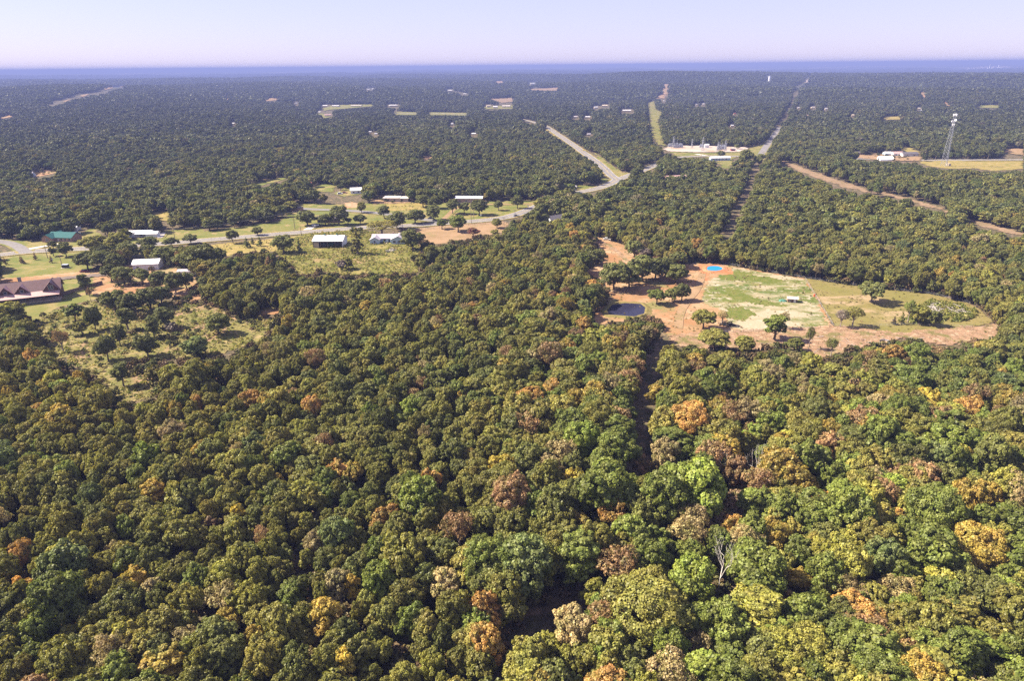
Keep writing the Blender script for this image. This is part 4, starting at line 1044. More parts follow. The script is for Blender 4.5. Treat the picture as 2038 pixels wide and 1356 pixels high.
# water tower and town on the far plain
def tower_tank():
    p = at(1531, 161); k = mpp(1531, 161)
    t = thing('water_tower', 'white standpipe water tower above the far right woods', 'water tower', p)
    m = MB().tube((0, 0, 0), (0, 0, vh(1531, 161, 10)), 2.2 * k, None, 14); m.build('tank', M['white'], t)
    CLEAR.append([(1526, 150), (1536, 150), (1536, 161), (1526, 161)])
tower_tank()
TOWN = {1932: 'leftmost pale block of the hazy far town', 1941: 'second block from the left in the far town', 1950: 'third white block of the far town', 1958: 'tan block left of the centre of the far town', 1968: 'white block at the centre of the far town', 1981: 'largest long block of the far town', 1987: 'tall white elevator of the far town',
        1997: 'long white block right of the tall elevator', 2006: 'tan block right of the long white block', 2014: 'rightmost white block of the far town', 1970: 'tallest thin white tower of the far town'}
for x, wp, hp, mt in ((1932, 10, 1.5, 'white'), (1941, 8, 2, 'concrete'), (1950, 9, 2, 'white'), (1958, 7, 2.5, 'tanwall'), (1968, 6, 3, 'white'), (1981, 12, 4, 'concrete'), (1987, 3, 7, 'white'), (1997, 12, 3, 'white'), (2006, 8, 2, 'tanwall'), (2014, 7, 2, 'white'), (1970, 3, 9, 'white')):
    y = 137.5; k = mpp(x, y); p = at(x, y); w = wp * k; h = hp * k
    t = thing('town_building', TOWN[x], 'building', p, 0, 'buildings of the far town')
    MB().box(-w / 2, -w / 3, 0, w / 2, w / 3, h).build('wall', M[mt], t); MB().box(-w / 2 - 1, -w / 3 - 1, h + .1, w / 2 + 1, w / 3 + 1, h + 1.2).build('roof', M['white'], t)

# shed in the patchy lawn, things around it
t = simple_house(1577, 603, -14, 3.8, 2.6, 1.9, .5, 'log', 'concrete', 'small brown shed with white roof standing on the patchy lawn', 'garden_shed', 'shed', [(-1, .8, .6, .6)], doors=(.9,))
p = at(1558, 600); t = thing('tarp_pile', 'dark green tarpaulin covered heap left of the small brown shed', 'pile', p)
m = MB(); rr = random.Random(3); n = 12; vs = [(0, 0, 1.1)]
for q_, z in ((.7, .95), (1.3, .5), (1.7, 0)):
    for i in range(n): vs.append((q_ * math.cos(6.283 * i / n) * rr.uniform(.8, 1.15) * 1.2, q_ * math.sin(6.283 * i / n) * rr.uniform(.8, 1.15), z * rr.uniform(.8, 1.1)))
fs = [(0, 1 + i, 1 + (i + 1) % n) for i in range(n)] + [(1 + r_ * n + i, 1 + (r_ + 1) * n + i, 1 + (r_ + 1) * n + (i + 1) % n, 1 + r_ * n + (i + 1) % n) for r_ in range(2) for i in range(n)]
m.add(vs, fs); m.build('tarpaulin', M['tarp'], t)
for i in range(3): MB().tube((-1.2 + i * .9, -.4, .9), (-1.5 + i * 1.1, .5, 2.6), .05).build('stick', M['ash'], t)
p = at(1620, 591); t = thing('drum', 'bright orange drum on the edge between lawn and pasture', 'drum', p)
MB().tube((0, 0, 0), (0, 0, 1.2), .38, .36, 12).build('body', M['orange'], t); MB().tube((0, 0, 1.2), (0, 0, 1.28), .4, .4, 12).build('rim', M['orange'], t)
p = at(1762, 683); t = thing('stock_tank', 'round grey stock tank on the stubble at the forest rim', 'tank', p)
m = MB(); n = 16; vs = []
for q_, z in ((2.2, 0), (2.2, .75), (2.05, .75), (2.05, .15)):
    for i in range(n): vs.append((q_ * math.cos(6.283 * i / n), q_ * math.sin(6.283 * i / n), z))
m.add(vs, [(r_ * n + i, r_ * n + (i + 1) % n, (r_ + 1) * n + (i + 1) % n, (r_ + 1) * n + i) for r_ in range(3) for i in range(n)] + [tuple(range(3 * n, 4 * n))]); m.build('rim', M['steel'], t)
p = at(1487, 707); t = thing('white_boulder', 'small white boulder at the forest rim below the lawn', 'rock', p)
m = MB(); rr = random.Random(5); vs = [(0, 0, 1.0)]; n = 9
for q_, z in ((.8, .75), (1.1, .3), (1.0, 0)):
    for i in range(n): vs.append((q_ * math.cos(6.283 * i / n) * rr.uniform(.75, 1.2) * 1.3, q_ * math.sin(6.283 * i / n) * rr.uniform(.75, 1.2), z))
m.add(vs, [(0, 1 + i, 1 + (i + 1) % n) for i in range(n)] + [(1 + r_ * n + i, 1 + (r_ + 1) * n + i, 1 + (r_ + 1) * n + (i + 1) % n, 1 + r_ * n + (i + 1) % n) for r_ in range(2) for i in range(n)]); m.build('stone', M['concrete'], t)

def heap(name, label, cat, outline, n, mat, lmin, lmax, rmin, rmax, hmax, seed, weedtint=None):
    """a heap of logs and limbs; each log a part"""
    r = random.Random(seed); a = np.array([at(*q)[:2] for q in dense(outline, 6)])
    c = a.mean(0); t = thing(name, label, cat, (c[0], c[1], 0))
    k = 0
    while k < n:
        x, y = r.uniform(a[:, 0].min(), a[:, 0].max()), r.uniform(a[:, 1].min(), a[:, 1].max())
        if not in_poly(np.array([x]), np.array([y]), [tuple(q) for q in a])[0]: continue
        L_ = r.uniform(lmin, lmax); an = r.uniform(0, 3.14); tl = r.uniform(-.35, .35); z = r.uniform(.1, hmax)
        dx, dy, dz = math.cos(an) * math.cos(tl) * L_ / 2, math.sin(an) * math.cos(tl) * L_ / 2, math.sin(tl) * L_ / 2
        z = max(z, abs(dz) + .1); q = r.uniform(rmin, rmax)
        MB().tube((x - c[0] - dx, y - c[1] - dy, z - dz), (x - c[0] + dx, y - c[1] + dy, z + dz), q, q * .7, 6).build('log', M[mat], t); k += 1
heap('brush_pile', 'pile of bleached grey logs and limbs at the end of the pasture', 'brush pile', [(1846, 622), (1852, 606), (1880, 610), (1915, 616), (1925, 626), (1890, 630), (1862, 632)], 90, 'dead', 1.5, 5, .06, .17, 1.6, 4)
heap('scrap_heap', 'dark heap of burnt limbs under the half bare oak', 'scrap heap', [(1432, 650), (1440, 642), (1458, 646), (1456, 653)], 26, 'rubber', 1.2, 4, .12, .3, 1.0, 6)
heap('log_pile', 'pale log pile lying in the meadow before the blue house', 'log pile', [(768, 500), (776, 496), (786, 498), (782, 503), (772, 503)], 24, 'dead', 1.5, 4, .12, .25, .8, 7)
P_ = []
for pl in [[(1800, 645), (1815, 618), (1850, 600), (1890, 605), (1935, 612), (1945, 628), (1920, 640), (1880, 642), (1840, 645)]]:
    a = np.array([at(*q)[:2] for q in dense(pl, 6)])
    n_ = 1700; x = rng.uniform(a[:, 0].min(), a[:, 0].max(), n_); y = rng.uniform(a[:, 1].min(), a[:, 1].max(), n_)
    k = in_poly(x, y, [tuple(q) for q in a]) & (wob(x, y, 5) > -.35); x, y = x[k], y[k]
    s = rng.uniform(.8, 2.2, len(x))
    tc = np.array([(.22, .22, .05), (.16, .18, .04), (.28, .25, .07)])[rng.integers(0, 3, len(x))]
    instancer('brush_weeds', WEED, np.stack([x, y, 0 * x], -1), rng.integers(0, 3, len(x)), tc, np.stack([0 * s, 0 * s, rng.uniform(0, 6, len(x))], -1), np.stack([s, s, s * 1.1], -1), kind='stuff')
# ------------------------------------------------------------------ poles, tower, substation, vehicles, fences
def pole(px, py, hpx, label, arm=True, lean=0.):
    p = at(px, py); h = max(6, vh(px, py, hpx))
    t = thing('utility_pole', label, 'utility pole', p, random.uniform(-.2, .2), 'wooden utility poles')
    MB().tube((0, 0, -.3), (lean, 0, h), .2, .13, 8).build('shaft', M['pole'], t)
    if arm:
        MB().box(-1.2 + lean, -.07, h - .75, 1.2 + lean, .07, h - .6).build('crossarm', M['pole'], t)
        for u in (-1.05, 0.35, 1.05): MB().tube((u + lean, 0, h - .6), (u + lean, 0, h - .3), .06, .04, 6).build('insulator', M['equip'], t)
    return Vector((p[0], p[1], p[2] + h - .35))
tops = [pole(124, 531, 20, 'pole with grey box at its foot on the roadside lawn', False), pole(95, 514, 25, 'pole by the road in the roadside lawn'), pole(348, 474, 17, 'pole on the lawn right of the mobile home'),
        pole(587, 456, 36, 'tall pole on the verge left of the barn'), pole(600, 470, 17, 'short pole by the barn forecourt'), pole(801, 458, 37, 'tall pole in front of the dark tree behind the blue house'),
        pole(938, 446, 47, 'tallest pole at the edge of the road before the long white building'), pole(943, 436, 20, 'thin pole behind the tallest pole'), pole(1003, 449, 17, 'pole at the bare field fence'), pole(1025, 434, 17, 'pole by the road before the forest'),
        pole(1081, 403, 16, 'pole near the white sign by the forest edge'), pole(1169, 369, 15, 'pole on the grass before the road bend'),
        pole(1482, 301, 20, 'pole at the right of the substation', False), pole(1761, 306, 12, 'pole behind the hoop barn'), pole(1861, 320, 9, 'pole by the hay field near the cell tower', False), pole(1965, 320, 10, 'pole by the hay field right of the cell tower', False),
        pole(1308, 288, 12, 'left pole of the power line clearing'), pole(1315, 290, 13, 'right pole of the power line clearing'), pole(1301, 262, 10, 'upper pole of the power line clearing'), pole(1543, 262, 14, 'pole beside the section road')]
def wire(a, b, label):
    m = MB(); n = 12; q = None
    for i in range(n + 1):
        u = i / n; p = a.lerp(b, u); p = Vector((p.x, p.y, p.z - 4 * u * (1 - u) * (a - b).length * .018))
        if q is not None: m.tube(q, p, .02, None, 3)
        q = p
    o = m.build('power_line', M['steel']); setp(o, label, 'wire', 'overhead wires along the road')
wire(tops[3], tops[5], 'overhead wire between the two tall poles beside barn and blue house')
wire(tops[5], tops[6], 'overhead wire from the blue house pole to the tallest pole')
wire(tops[2], tops[3], 'overhead wire from the mobile home pole to the barn pole')
wire(tops[6], tops[9], 'overhead wire from the tallest pole to the forest')

def cell_tower():
    px, py = 1879, 331
    p = at(px, py); h = vh(px, py, 104)
    t = thing('cell_tower', 'tall grey lattice phone mast with white antennas beside the hay field', 'cell tower', p, .3)
    rb, rt = h * .07, h * .02
    leg = lambda i, z: Vector((math.cos(2.094 * i) * (rb + (rt - rb) * z / h), math.sin(2.094 * i) * (rb + (rt - rb) * z / h), z))
    for i in range(3): MB().tube(leg(i, 0), leg(i, h), .2, .11, 6).build('leg', M['steel'], t)
    n = 18; zs = [h * (1 - (1 - k / n) ** 1.15) for k in range(n + 1)]
    for k in range(n):
        for i in range(3):
            m = MB(); j = (i + 1) % 3
            m.tube(leg(i, zs[k]), leg(j, zs[k + 1]), .055, None, 4); m.tube(leg(j, zs[k]), leg(i, zs[k + 1]), .055, None, 4); m.tube(leg(i, zs[k + 1]), leg(j, zs[k + 1]), .05, None, 4)
            m.build('brace', M['steel'], t)
    for z, R_, n_ in ((h - .8, 2.3, 9), (h * .80, 2.0, 3)):
        m = MB()
        for i in range(3):
            a, b = Vector((math.cos(2.094 * i + .5) * R_, math.sin(2.094 * i + .5) * R_, z)), Vector((math.cos(2.094 * (i + 1) + .5) * R_, math.sin(2.094 * (i + 1) + .5) * R_, z))
            m.tube(a, b, .07, None, 4); m.tube(leg(i, z), a, .07, None, 4); m.tube(leg(i, z), b, .07, None, 4)
        f = m.build('antenna_frame', M['steel'], t)
        for q in range(n_):
            i = q // (n_ // 3); u = (q % (n_ // 3) + .5) / (n_ // 3)
            a, b = Vector((math.cos(2.094 * i + .5) * R_, math.sin(2.094 * i + .5) * R_, z)), Vector((math.cos(2.094 * (i + 1) + .5) * R_, math.sin(2.094 * (i + 1) + .5) * R_, z))
            c = a.lerp(b, u)
            MB().box(c.x - .2, c.y - .2, z - 1.0, c.x + .2, c.y + .2, z + 1.2).build('antenna', M['white'], f)
    for z, a in ((h * .885, .3), (h * .86, 1.2)):
        d = Vector((math.cos(a), math.sin(a), 0)); c = Vector((0, 0, z)) + d * 2.2
        MB().tube(Vector((0, 0, z)), c, .07, None, 4).tube(c, c + d * .8, 1.3, 1.2, 14).build('dish', M['white'], t)
    MB().box(4, -1.5, 0, 7, 1.5, 2.6).build('equipment_hut', M['tanwall'], t)
cell_tower()

def steel_tower(px, py, hpx, label):
    p = at(px, py); h = vh(px, py, hpx); b = h * .1
    t = thing('steel_tower', label, 'lattice tower', p, 0, 'lattice towers of the substation')
    for sx in (-1, 1):
        for sy in (-1, 1): MB().tube((sx * b, sy * b, 0), (sx * b * .25, sy * b * .25, h), .16, .1, 4).build('leg', M['steel'], t)
    n = 6
    for k in range(n):
        m = MB(); z0, z1 = h * k / n, h * (k + 1) / n; r0, r1 = b * (1 - .75 * k / n), b * (1 - .75 * (k + 1) / n)
        for a, c in (((-1, -1), (1, -1)), ((1, -1), (1, 1)), ((1, 1), (-1, 1)), ((-1, 1), (-1, -1))):
            m.tube((a[0] * r0, a[1] * r0, z0), (c[0] * r1, c[1] * r1, z1), .07, None, 4); m.tube((c[0] * r0, c[1] * r0, z0), (a[0] * r1, a[1] * r1, z1), .07, None, 4)
        m.build('brace', M['steel'], t)
    for z in (h * .72, h * .9): MB().box(-b * 1.6, -.12, z, b * 1.6, .12, z + .25).build('crossarm', M['steel'], t)
    return Vector((p[0], p[1], p[2] + h * .8))
a1 = steel_tower(1340, 295, 24, 'lattice tower at the left of the substation')
a2 = steel_tower(1398, 301, 28, 'lattice tower in the middle of the substation yard')
a3 = steel_tower(1377, 295, 18, 'shorter lattice tower between the two taller ones')
a4 = steel_tower(1429, 304, 22, 'lattice tower left at the right bank of equipment')
a5 = steel_tower(1443, 301, 22, 'lattice tower right at the right bank of equipment')
for a, b, l in ((a1, a2, 'wire between the left and middle lattice towers'), (a4, a5, 'wire between the two right lattice towers'), (a1, a3, 'wire between the left and the shorter lattice tower')):
    wire(a, b, l)
def transformer(px, py, label, s=1.):
    p = at(px, py); t = thing('transformer', label, 'transformer', p, 0, 'substation transformers'); t.scale = (s, s, s)
    MB().box(-2, -1.3, .3, 2, 1.3, 3.4).build('tank', M['equip'], t)
    MB().box(-2.6, -1.8, 0, 2.6, 1.8, .3).build('plinth', M['concrete'], t)
    for sx in (-1, 1):
        for k in range(4): MB().box(sx * 2.05 if sx > 0 else -2.75, -1.1 + k * .6, .8, 2.75 if sx > 0 else -2.05, -.8 + k * .6, 3.0).build('radiator', M['equip'], t)
    for u in (-1.2, 0, 1.2): MB().tube((u, 0, 3.4), (u * 1.2, 0, 5.2), .16, .1, 8).build('bushing', M['pole'], t)
    MB().tube((-1.6, .9, 4.0), (1.6, .9, 4.0), .45, None, 10).build('oil_tank', M['equip'], t)
for x, y, s, l in ((1334, 293, 1.1, 'grey transformer at the left end of the yard'), (1346, 295, 1.4, 'large grey transformer next to the left tower'), (1354, 294, 1.2, 'grey transformer second from the left tower'), (1396, 294, 1.0, 'small transformer by the middle tower'), (1432, 298, 1.3, 'transformer among the right equipment'), (1440, 297, 1.2, 'rightmost transformer of the yard')):
    transformer(x, y, l, s)
def gantry(px, py, wpx, hpx, label):
    p = at(px, py); k = mpp(px, py); w = wpx * k / 2; h = vh(px, py, hpx)
    t = thing('bus_gantry', label, 'gantry', p, 0, 'substation gantries')
    for u in (-w, 0, w):
        MB().box(u - .15, -.15, 0, u + .15, .15, h).build('post', M['steel'], t)
        MB().tube((u, 0, h), (u, 0, h + 1.6), .12, .08, 6).build('insulator', M['equip'], t)
    for z in (h - .3, h * .7): MB().box(-w - .5, -.13, z, w + .5, .13, z + .25).build('beam', M['steel'], t)
for q in ((1347, 297, 22, 10, 'front gantry at the left of the yard'), (1340, 292, 16, 12, 'rear gantry at the left of the yard'), (1436, 300, 18, 14, 'tall gantry at the right of the yard'), (1434, 304, 16, 9, 'low gantry at the right of the yard'), (1398, 297, 10, 9, 'small gantry by the middle tower')): gantry(*q)
simple_house(1407, 295, 0, 4.5, 5, 4.2, .8, 'whitewall', 'white', 'white control hut in the substation yard', 'control_hut', 'hut', doors=(0,))
simple_house(1459, 301, 0, 5, 4, 2.2, .7, 'redwall', 'darkroof', 'small reddish hut right in the substation yard', 'hut', 'hut')

def car(px, py, rot, paint, label, van=False):
    p = at(px, py); t = thing('parked_car', label, 'car', p, math.radians(rot), 'parked cars')
    L_, Wd, hb = 2.3, .9, .95 if not van else 1.15
    MB().add([(-L_, -Wd, .35), (L_, -Wd, .35), (L_, Wd, .35), (-L_, Wd, .35), (-L_, -Wd, hb), (L_ * .97, -Wd, hb * .88), (L_ * .97, Wd, hb * .88), (-L_, Wd, hb)], [(0, 3, 2, 1), (4, 5, 6, 7), (0, 1, 5, 4), (1, 2, 6, 5), (2, 3, 7, 6), (3, 0, 4, 7)]).build('body', M[paint], t)
    x0, x1, zt = (-1.9 if van else -1.6), (1.1 if van else .9), (1.95 if van else 1.5)
    cv = [(x0, -.82, hb), (x1, -.82, hb * .95), (x1, .82, hb * .95), (x0, .82, hb), (x0 + .35, -.68, zt), (x1 - .6, -.68, zt), (x1 - .6, .68, zt), (x0 + .35, .68, zt)]
    MB().add(cv, [(0, 1, 5, 4), (1, 2, 6, 5), (2, 3, 7, 6), (3, 0, 4, 7)]).build('window_band', M['glass'], t)
    MB().box(x0 + .33, -.7, zt, x1 - .58, .7, zt + .06).build('roof', M[paint], t)
    for u in (-1.4, 1.4):
        for v in (-1, 1):
            w = MB().tube((u, v * .95, .34), (u, v * .7, .34), .34, None, 12).build('wheel', M['rubber'], t); MB().tube((u, v * .97, .34), (u, v * .951, .34), .18, None, 8).build('rim', M['steel'], w)
car(169, 542, 4, 'paint_red', 'dark red car parked on the dirt drive')
car(141, 465, 10, 'paint_white', 'white car behind the green roofed house, left', True); car(149, 463, -20, 'paint_grey', 'grey car behind the green roofed house', False); car(153, 466, 30, 'paint_white', 'white car rightmost behind the green roofed house')
car(310, 556, 15, 'paint_black', 'black car under the oaks in the dirt yard'); car(324, 561, 5, 'paint_grey', 'grey car under the oaks in the dirt yard'); car(236, 538, 4, 'paint_white', 'white car at the end of the dirt drive', True)
car(677, 387, 20, 'paint_white', 'white van left of the white roofed house', True); car(686, 385, -10, 'paint_red', 'red car next to the white roofed house')
car(1027, 431, 22, 'paint_grey', 'grey car driving on the road near the forest')
car(1208, 478, -12, 'paint_white', 'white car beside the farm track in the clearing'); car(1127, 455, 20, 'paint_blue', 'dark blue car by the garage of the dark shingle house')
car(858, 436, 5, 'paint_black', 'black car on the old road'); car(628, 450, 10, 'paint_white', 'white car at the driveway by the hidden house')
p = at(131, 533); t = thing('utility_cabinet', 'dark utility cabinet on the lawn next to the light pole', 'cabinet', p)
MB().box(-1.5, -1, 0, 1.5, 1, 1.8).build('body', M['paint_black'], t); MB().box(-1.6, -1.1, 1.8, 1.6, 1.1, 1.9).build('lid', M['equip'], t); MB().box(-2, -1.5, 0, 2, 1.5, .08).build('plinth', M['concrete'], t)
for x, y, l in ((105, 523, 'white post sign on the lawn by the last russet cypress'), (627, 455, 'white post sign at the driveway mouth'), (957, 434, 'small white sign by the road'), (1070, 405, 'white upright sign near the forest edge'), (1051, 415, 'small white sign by the road before the forest')):
    p = at(x, y); t = thing('road_sign', l, 'sign', p, 0, 'white roadside signs')
    MB().box(-.06, -.05, 0, .06, .05, 1.6).build('post', M['steel'], t); MB().box(-.5, -.08, 1.6, .5, -.05, 2.5).build('panel', M['white'], t)

def fence(pts, label, step=4., hgt=1.3):
    W = [at(*q)[:2] for q in pts]; W = np.array(W)
    s = np.concatenate([[0], np.cumsum(np.hypot(*np.diff(W, axis=0).T))]); n = int(s[-1] / step)
    u = np.linspace(0, s[-1], n + 1); Q = np.stack([np.interp(u, s, W[:, 0]), np.interp(u, s, W[:, 1])], -1)
    t = thing('wire_fence', label, 'fence', (Q[0][0], Q[0][1], 0))
    for q in Q - Q[0]: MB().tube((q[0], q[1], -.2), (q[0] + random.uniform(-.05, .05), q[1], hgt + random.uniform(-.1, .15)), .09, .08, 5).build('post', M['pole'], t)
    for z in (.45, .85, 1.2):
        m = MB()
        for a, b in zip(Q[:-1] - Q[0], Q[1:] - Q[0]): m.tube((a[0], a[1], z), (b[0], b[1], z), .02, None, 3)
        m.build('wire', M['steel'], t)
fence([(1440, 664), (1480, 662), (1540, 659), (1600, 656), (1660, 651), (1730, 652), (1800, 648), (1860, 651), (1935, 653)], 'wire fence between the lawn with the pasture and the stubble')
fence([(1602, 557), (1628, 600), (1658, 650)], 'wire fence dividing the patchy lawn from the dry pasture')
fence([(1430, 524), (1520, 540), (1602, 555), (1720, 572), (1850, 586), (1935, 606)], 'wire fence along the foot of the upper wood')
fence([(840, 458), (900, 452), (960, 447), (1010, 442)], 'wire fence along the road at the bare field')

# cleared trees lying on the stubble
heap('fallen_branches', 'scattered pale cut branches lying over the stubble ground', 'branches', [(1500, 690), (1560, 672), (1680, 668), (1800, 672), (1900, 672), (1800, 682), (1690, 694), (1640, 704)], 60, 'dead', 1.0, 3.4, .05, .13, .25, 9)
# ------------------------------------------------------------------ trees told apart in the photograph, standing in the open (foot pixel, height, crown width)
T = plant
G1 = 'trees standing along the road'
T(297, 497, 27, 33, 'roadside', 'round dark green tree beside the road in front of the white mobile home', group=G1)
T(341, 493, 21, 27, 'roadside', 'small round tree on the road verge, second past the mobile home', group=G1)
T(380, 486, 20, 27, 'roadside', 'small round tree on the verge, third past the mobile home', group=G1)
T(464, 484, 28, 23, 'roadside', 'narrow dark tree by the road west of the white barn', group=G1)
T(492, 493, 21, 14, 'green', 'small pointed young tree on the verge, leftmost of three', form='cedar', name='young_tree', group='young trees on the verge')
T(503, 486, 14, 9, 'green', 'smallest pointed young tree on the verge, middle of three', form='cedar', name='young_tree', group='young trees on the verge')
T(518, 490, 20, 12, 'green', 'pointed young tree on the verge, rightmost of three', form='cedar', name='young_tree', group='young trees on the verge')
T(513, 469, 18, 19, 'roadside', 'small tree beside the road behind the three young pointed trees', group=G1)
T(132, 511, 30, 25, 'roadside', 'dark tree at the road directly before the green roofed house', group=G1)
T(107, 510, 18, 15, 'roadside', 'small dark tree near the pavement below the green roofed house', form='small', group=G1)
T(107, 496, 17, 16, 'dgreen', 'small tree hiding the front of the green roofed house', form='small', group=G1)
T(43, 478, 13, 14, 'green', 'light green young tree on the lawn by the curved lane', form='small', group=G1)
T(191, 503, 34, 45, 'olive', 'broad olive tree hiding the road between green roof and mobile home', group=G1)
T(240, 512, 50, 48, 'olive', 'tall olive tree before the mobile home, its top above the road', form='round', group=G1)
T(175, 536, 36, 42, 'roadside', 'dark tree at the left end of the roadside thicket', group='roadside thicket')
T(205, 538, 38, 40, 'roadside', 'dark tree in the roadside thicket behind the red car', group='roadside thicket')
T(232, 540, 36, 40, 'dgreen', 'dark tree in the thicket left of the small white barn', group='roadside thicket')
T(258, 520, 40, 40, 'roadside', 'dark tree behind the left end of the small white barn', group='roadside thicket')
T(300, 516, 30, 40, 'roadside', 'dark tree behind the roof of the small white barn', group='roadside thicket')
T(332, 523, 34, 45, 'roadside', 'dark tree right behind the small white barn', group='roadside thicket')
T(405, 541, 56, 62, 'dgreen', 'large dark round tree just above the dirt yard, right of the small barn', form='round', group='roadside thicket')
T(368, 536, 34, 40, 'roadside', 'dark tree left of the large round tree in the dirt yard', group='roadside thicket')
T(435, 530, 38, 40, 'dgreen', 'dark tree right of the large round tree in the dirt yard', group='roadside thicket')
T(173, 587, 42, 20, 'roadside', 'slim single tree at the end of the cabin driveway', form='tall')
T(181, 600, 28, 9, 'rust', 'reddish stunted little tree below the slim tree by the driveway', form='open', name='stunted_tree')
for (x, y, h, w, lab) in ((222, 560, 36, 34, 'dark oak in the dirt yard nearest the cabin driveway'), (248, 566, 36, 36, 'dark oak in the dirt yard below the small white barn'), (285, 566, 34, 40, 'dark oak before the parked trailers in the dirt yard'), (318, 575, 36, 34, 'dark oak at the centre of the dirt yard'), (350, 583, 42, 34, 'dark oak in the dirt yard beside the bare red track'), (372, 575, 34, 30, 'dark oak near the shaded trailer in the dirt yard'),
                          (230, 622, 44, 40, 'dark oak at the top left of the scrubby meadow'), (262, 628, 46, 44, 'dark oak in the clump above the scrubby meadow'), (300, 616, 46, 46, 'broad dark oak in the middle of the clump above the scrubby meadow'), (322, 606, 36, 36, 'dark oak at the right end of the clump above the scrubby meadow')):
    T(x, y, h, w, 'roadside', lab, group='oaks around the dirt yard')
G2 = 'oaks dotted over the scrubby meadow'
T(191, 658, 50, 28, 'roadside', 'leaning slender oak in the scrubby meadow below the cabin lawn', group=G2)
T(256, 657, 44, 27, 'dgreen', 'thin oak with a high crown in the scrubby meadow', form='tall', group=G2)
T(308, 674, 46, 26, 'roadside', 'upright oak in the middle of the scrubby meadow', form='tall', group=G2)
T(295, 710, 46, 40, 'roadside', 'flat topped oak with a bare stem in the lower scrubby meadow', group=G2)
T(216, 719, 50, 38, 'roadside', 'bushy oak at the lower left of the scrubby meadow', group=G2)
T(240, 688, 42, 28, 'dgreen', 'oak between the bushy oak and the upright oak in the meadow', group=G2)
T(330, 655, 44, 36, 'roadside', 'wide oak behind the grey shrub in the meadow', group=G2)
T(342, 662, 20, 26, 'grey', 'round grey leafless shrub in the scrubby meadow', form='bush', name='shrub', cat='shrub')
T(393, 712, 40, 48, 'bluegreen', 'large blue green oak at the right end of the scrubby meadow', form='round', group=G2)
T(436, 666, 42, 44, 'dgreen', 'round oak at the upper right edge of the scrubby meadow', group=G2)
T(127, 702, 48, 28, 'rust', 'oak with a thin brownish crown at the left of the meadow', form='open', group=G2)
T(246, 770, 48, 30, 'roadside', 'slender oak in the small bare patch below the meadow', form='tall', group=G2)
T(150, 640, 36, 36, 'green', 'low green tree under the cabin lawn', form='small', group=G2)
T(20, 650, 48, 60, 'ygreen', 'light green feathery tree just below the log cabin', form='round', group=G2)
T(165, 668, 30, 28, 'olive', 'low olive tree at the lawn edge in the scrubby meadow', form='small', group=G2)
# by the white barn and the L-shaped house
T(565, 504, 38, 38, 'roadside', 'round dark tree left of the white barn', group=G1)
T(597, 505, 34, 9, 'green', 'vine covered stump pole left of the white barn', form='cedar', name='ivy_column', cat='vine')
T(712, 506, 54, 30, 'olive2', 'tall brownish cedar standing in front of the L-shaped house', form='cedar', name='cedar_tree')
T(683, 538, 22, 25, 'grey', 'grey leafless bush in the meadow below the white barn', form='bush', name='shrub', cat='shrub')
T(694, 536, 23, 19, 'olive', 'small green tree beside the grey bush in the barn meadow', form='small')
T(760, 470, 31, 55, 'olive2', 'wide feathery olive tree behind the L-shaped house', form='open', group=G1)
T(790, 457, 38, 38, 'roadside', 'tall dark tree by the road behind the L-shaped house', form='round', group=G1)
T(822, 497, 41, 42, 'roadside', 'dark tree at the right end of the L-shaped house', form='round')
T(717, 464, 12, 12, 'dgreen', 'tiny round tree by the road near the L-shaped house', form='small', group=G1)
T(705, 469, 18, 13, 'dgreen', 'small tree right of the barn forecourt', form='small', group=G1)
T(826, 445, 29, 34, 'roadside', 'dark round tree at the road fork', group=G1)
T(863, 439, 31, 28, 'roadside', 'upright dark tree right of the road fork', group=G1)
T(880, 456, 20, 20, 'bgreen', 'small bright green tree at the edge of the bare field', form='small', group=G1)
T(912, 461, 33, 33, 'green', 'green tree with clear stem at the edge of the bare field', group=G1)
T(765, 435, 26, 26, 'roadside', 'round tree on the lawn between the two roads', group=G1)
T(717, 446, 20, 24, 'roadside', 'low round tree on the lawn with a long shadow', group=G1)
T(720, 424, 23, 17, 'olive', 'olive tree on the far side of the old road', group=G1)
T(675, 448, 40, 36, 'roadside', 'tall tree over the hidden house by the old road', form='round', group=G1)
T(612, 449, 31, 38, 'roadside', 'broad tree at the left of the hidden house', group=G1)
T(648, 448, 22, 28, 'dgreen', 'low tree in the middle before the hidden house', group=G1)
T(693, 446, 14, 14, 'dgreen', 'low bush on the lawn next to the hidden house', form='small', group=G1)
T(579, 420, 20, 28, 'olive', 'olive tree at the end of the old road', group=G1)
for (x, y, h, w, lab) in ((901, 426, 31, 28, 'tree in front of the left end of the long white building'), (924, 426, 24, 20, 'small tree in front of the long white building'), (954, 428, 32, 31, 'broad tree at the right end of the long white building'), (992, 419, 20, 18, 'small lone tree on the lawn right of the long white building'), (1030, 415, 27, 21, 'lone tree on the lawn nearest the forest edge'), (842, 412, 24, 28, 'tree left of the long white building by the tan yard'), (867, 415, 26, 26, 'tree between tan yard and long white building')):
    T(x, y, h, w, 'roadside', lab, group='trees around the long white building')
T(942, 471, 18, 25, 'red', 'crimson autumn tree at the end of the bare field', form='small', name='autumn_tree')
T(989, 454, 20, 20, 'olive', 'olive tree by the road beyond the crimson tree', group=G1)
T(985, 471, 15, 16, 'ygreen', 'small yellow green tree right of the crimson tree', form='small')
T(1132, 384, 20, 27, 'green', 'round green tree on the grass before the road bend', group=G1)
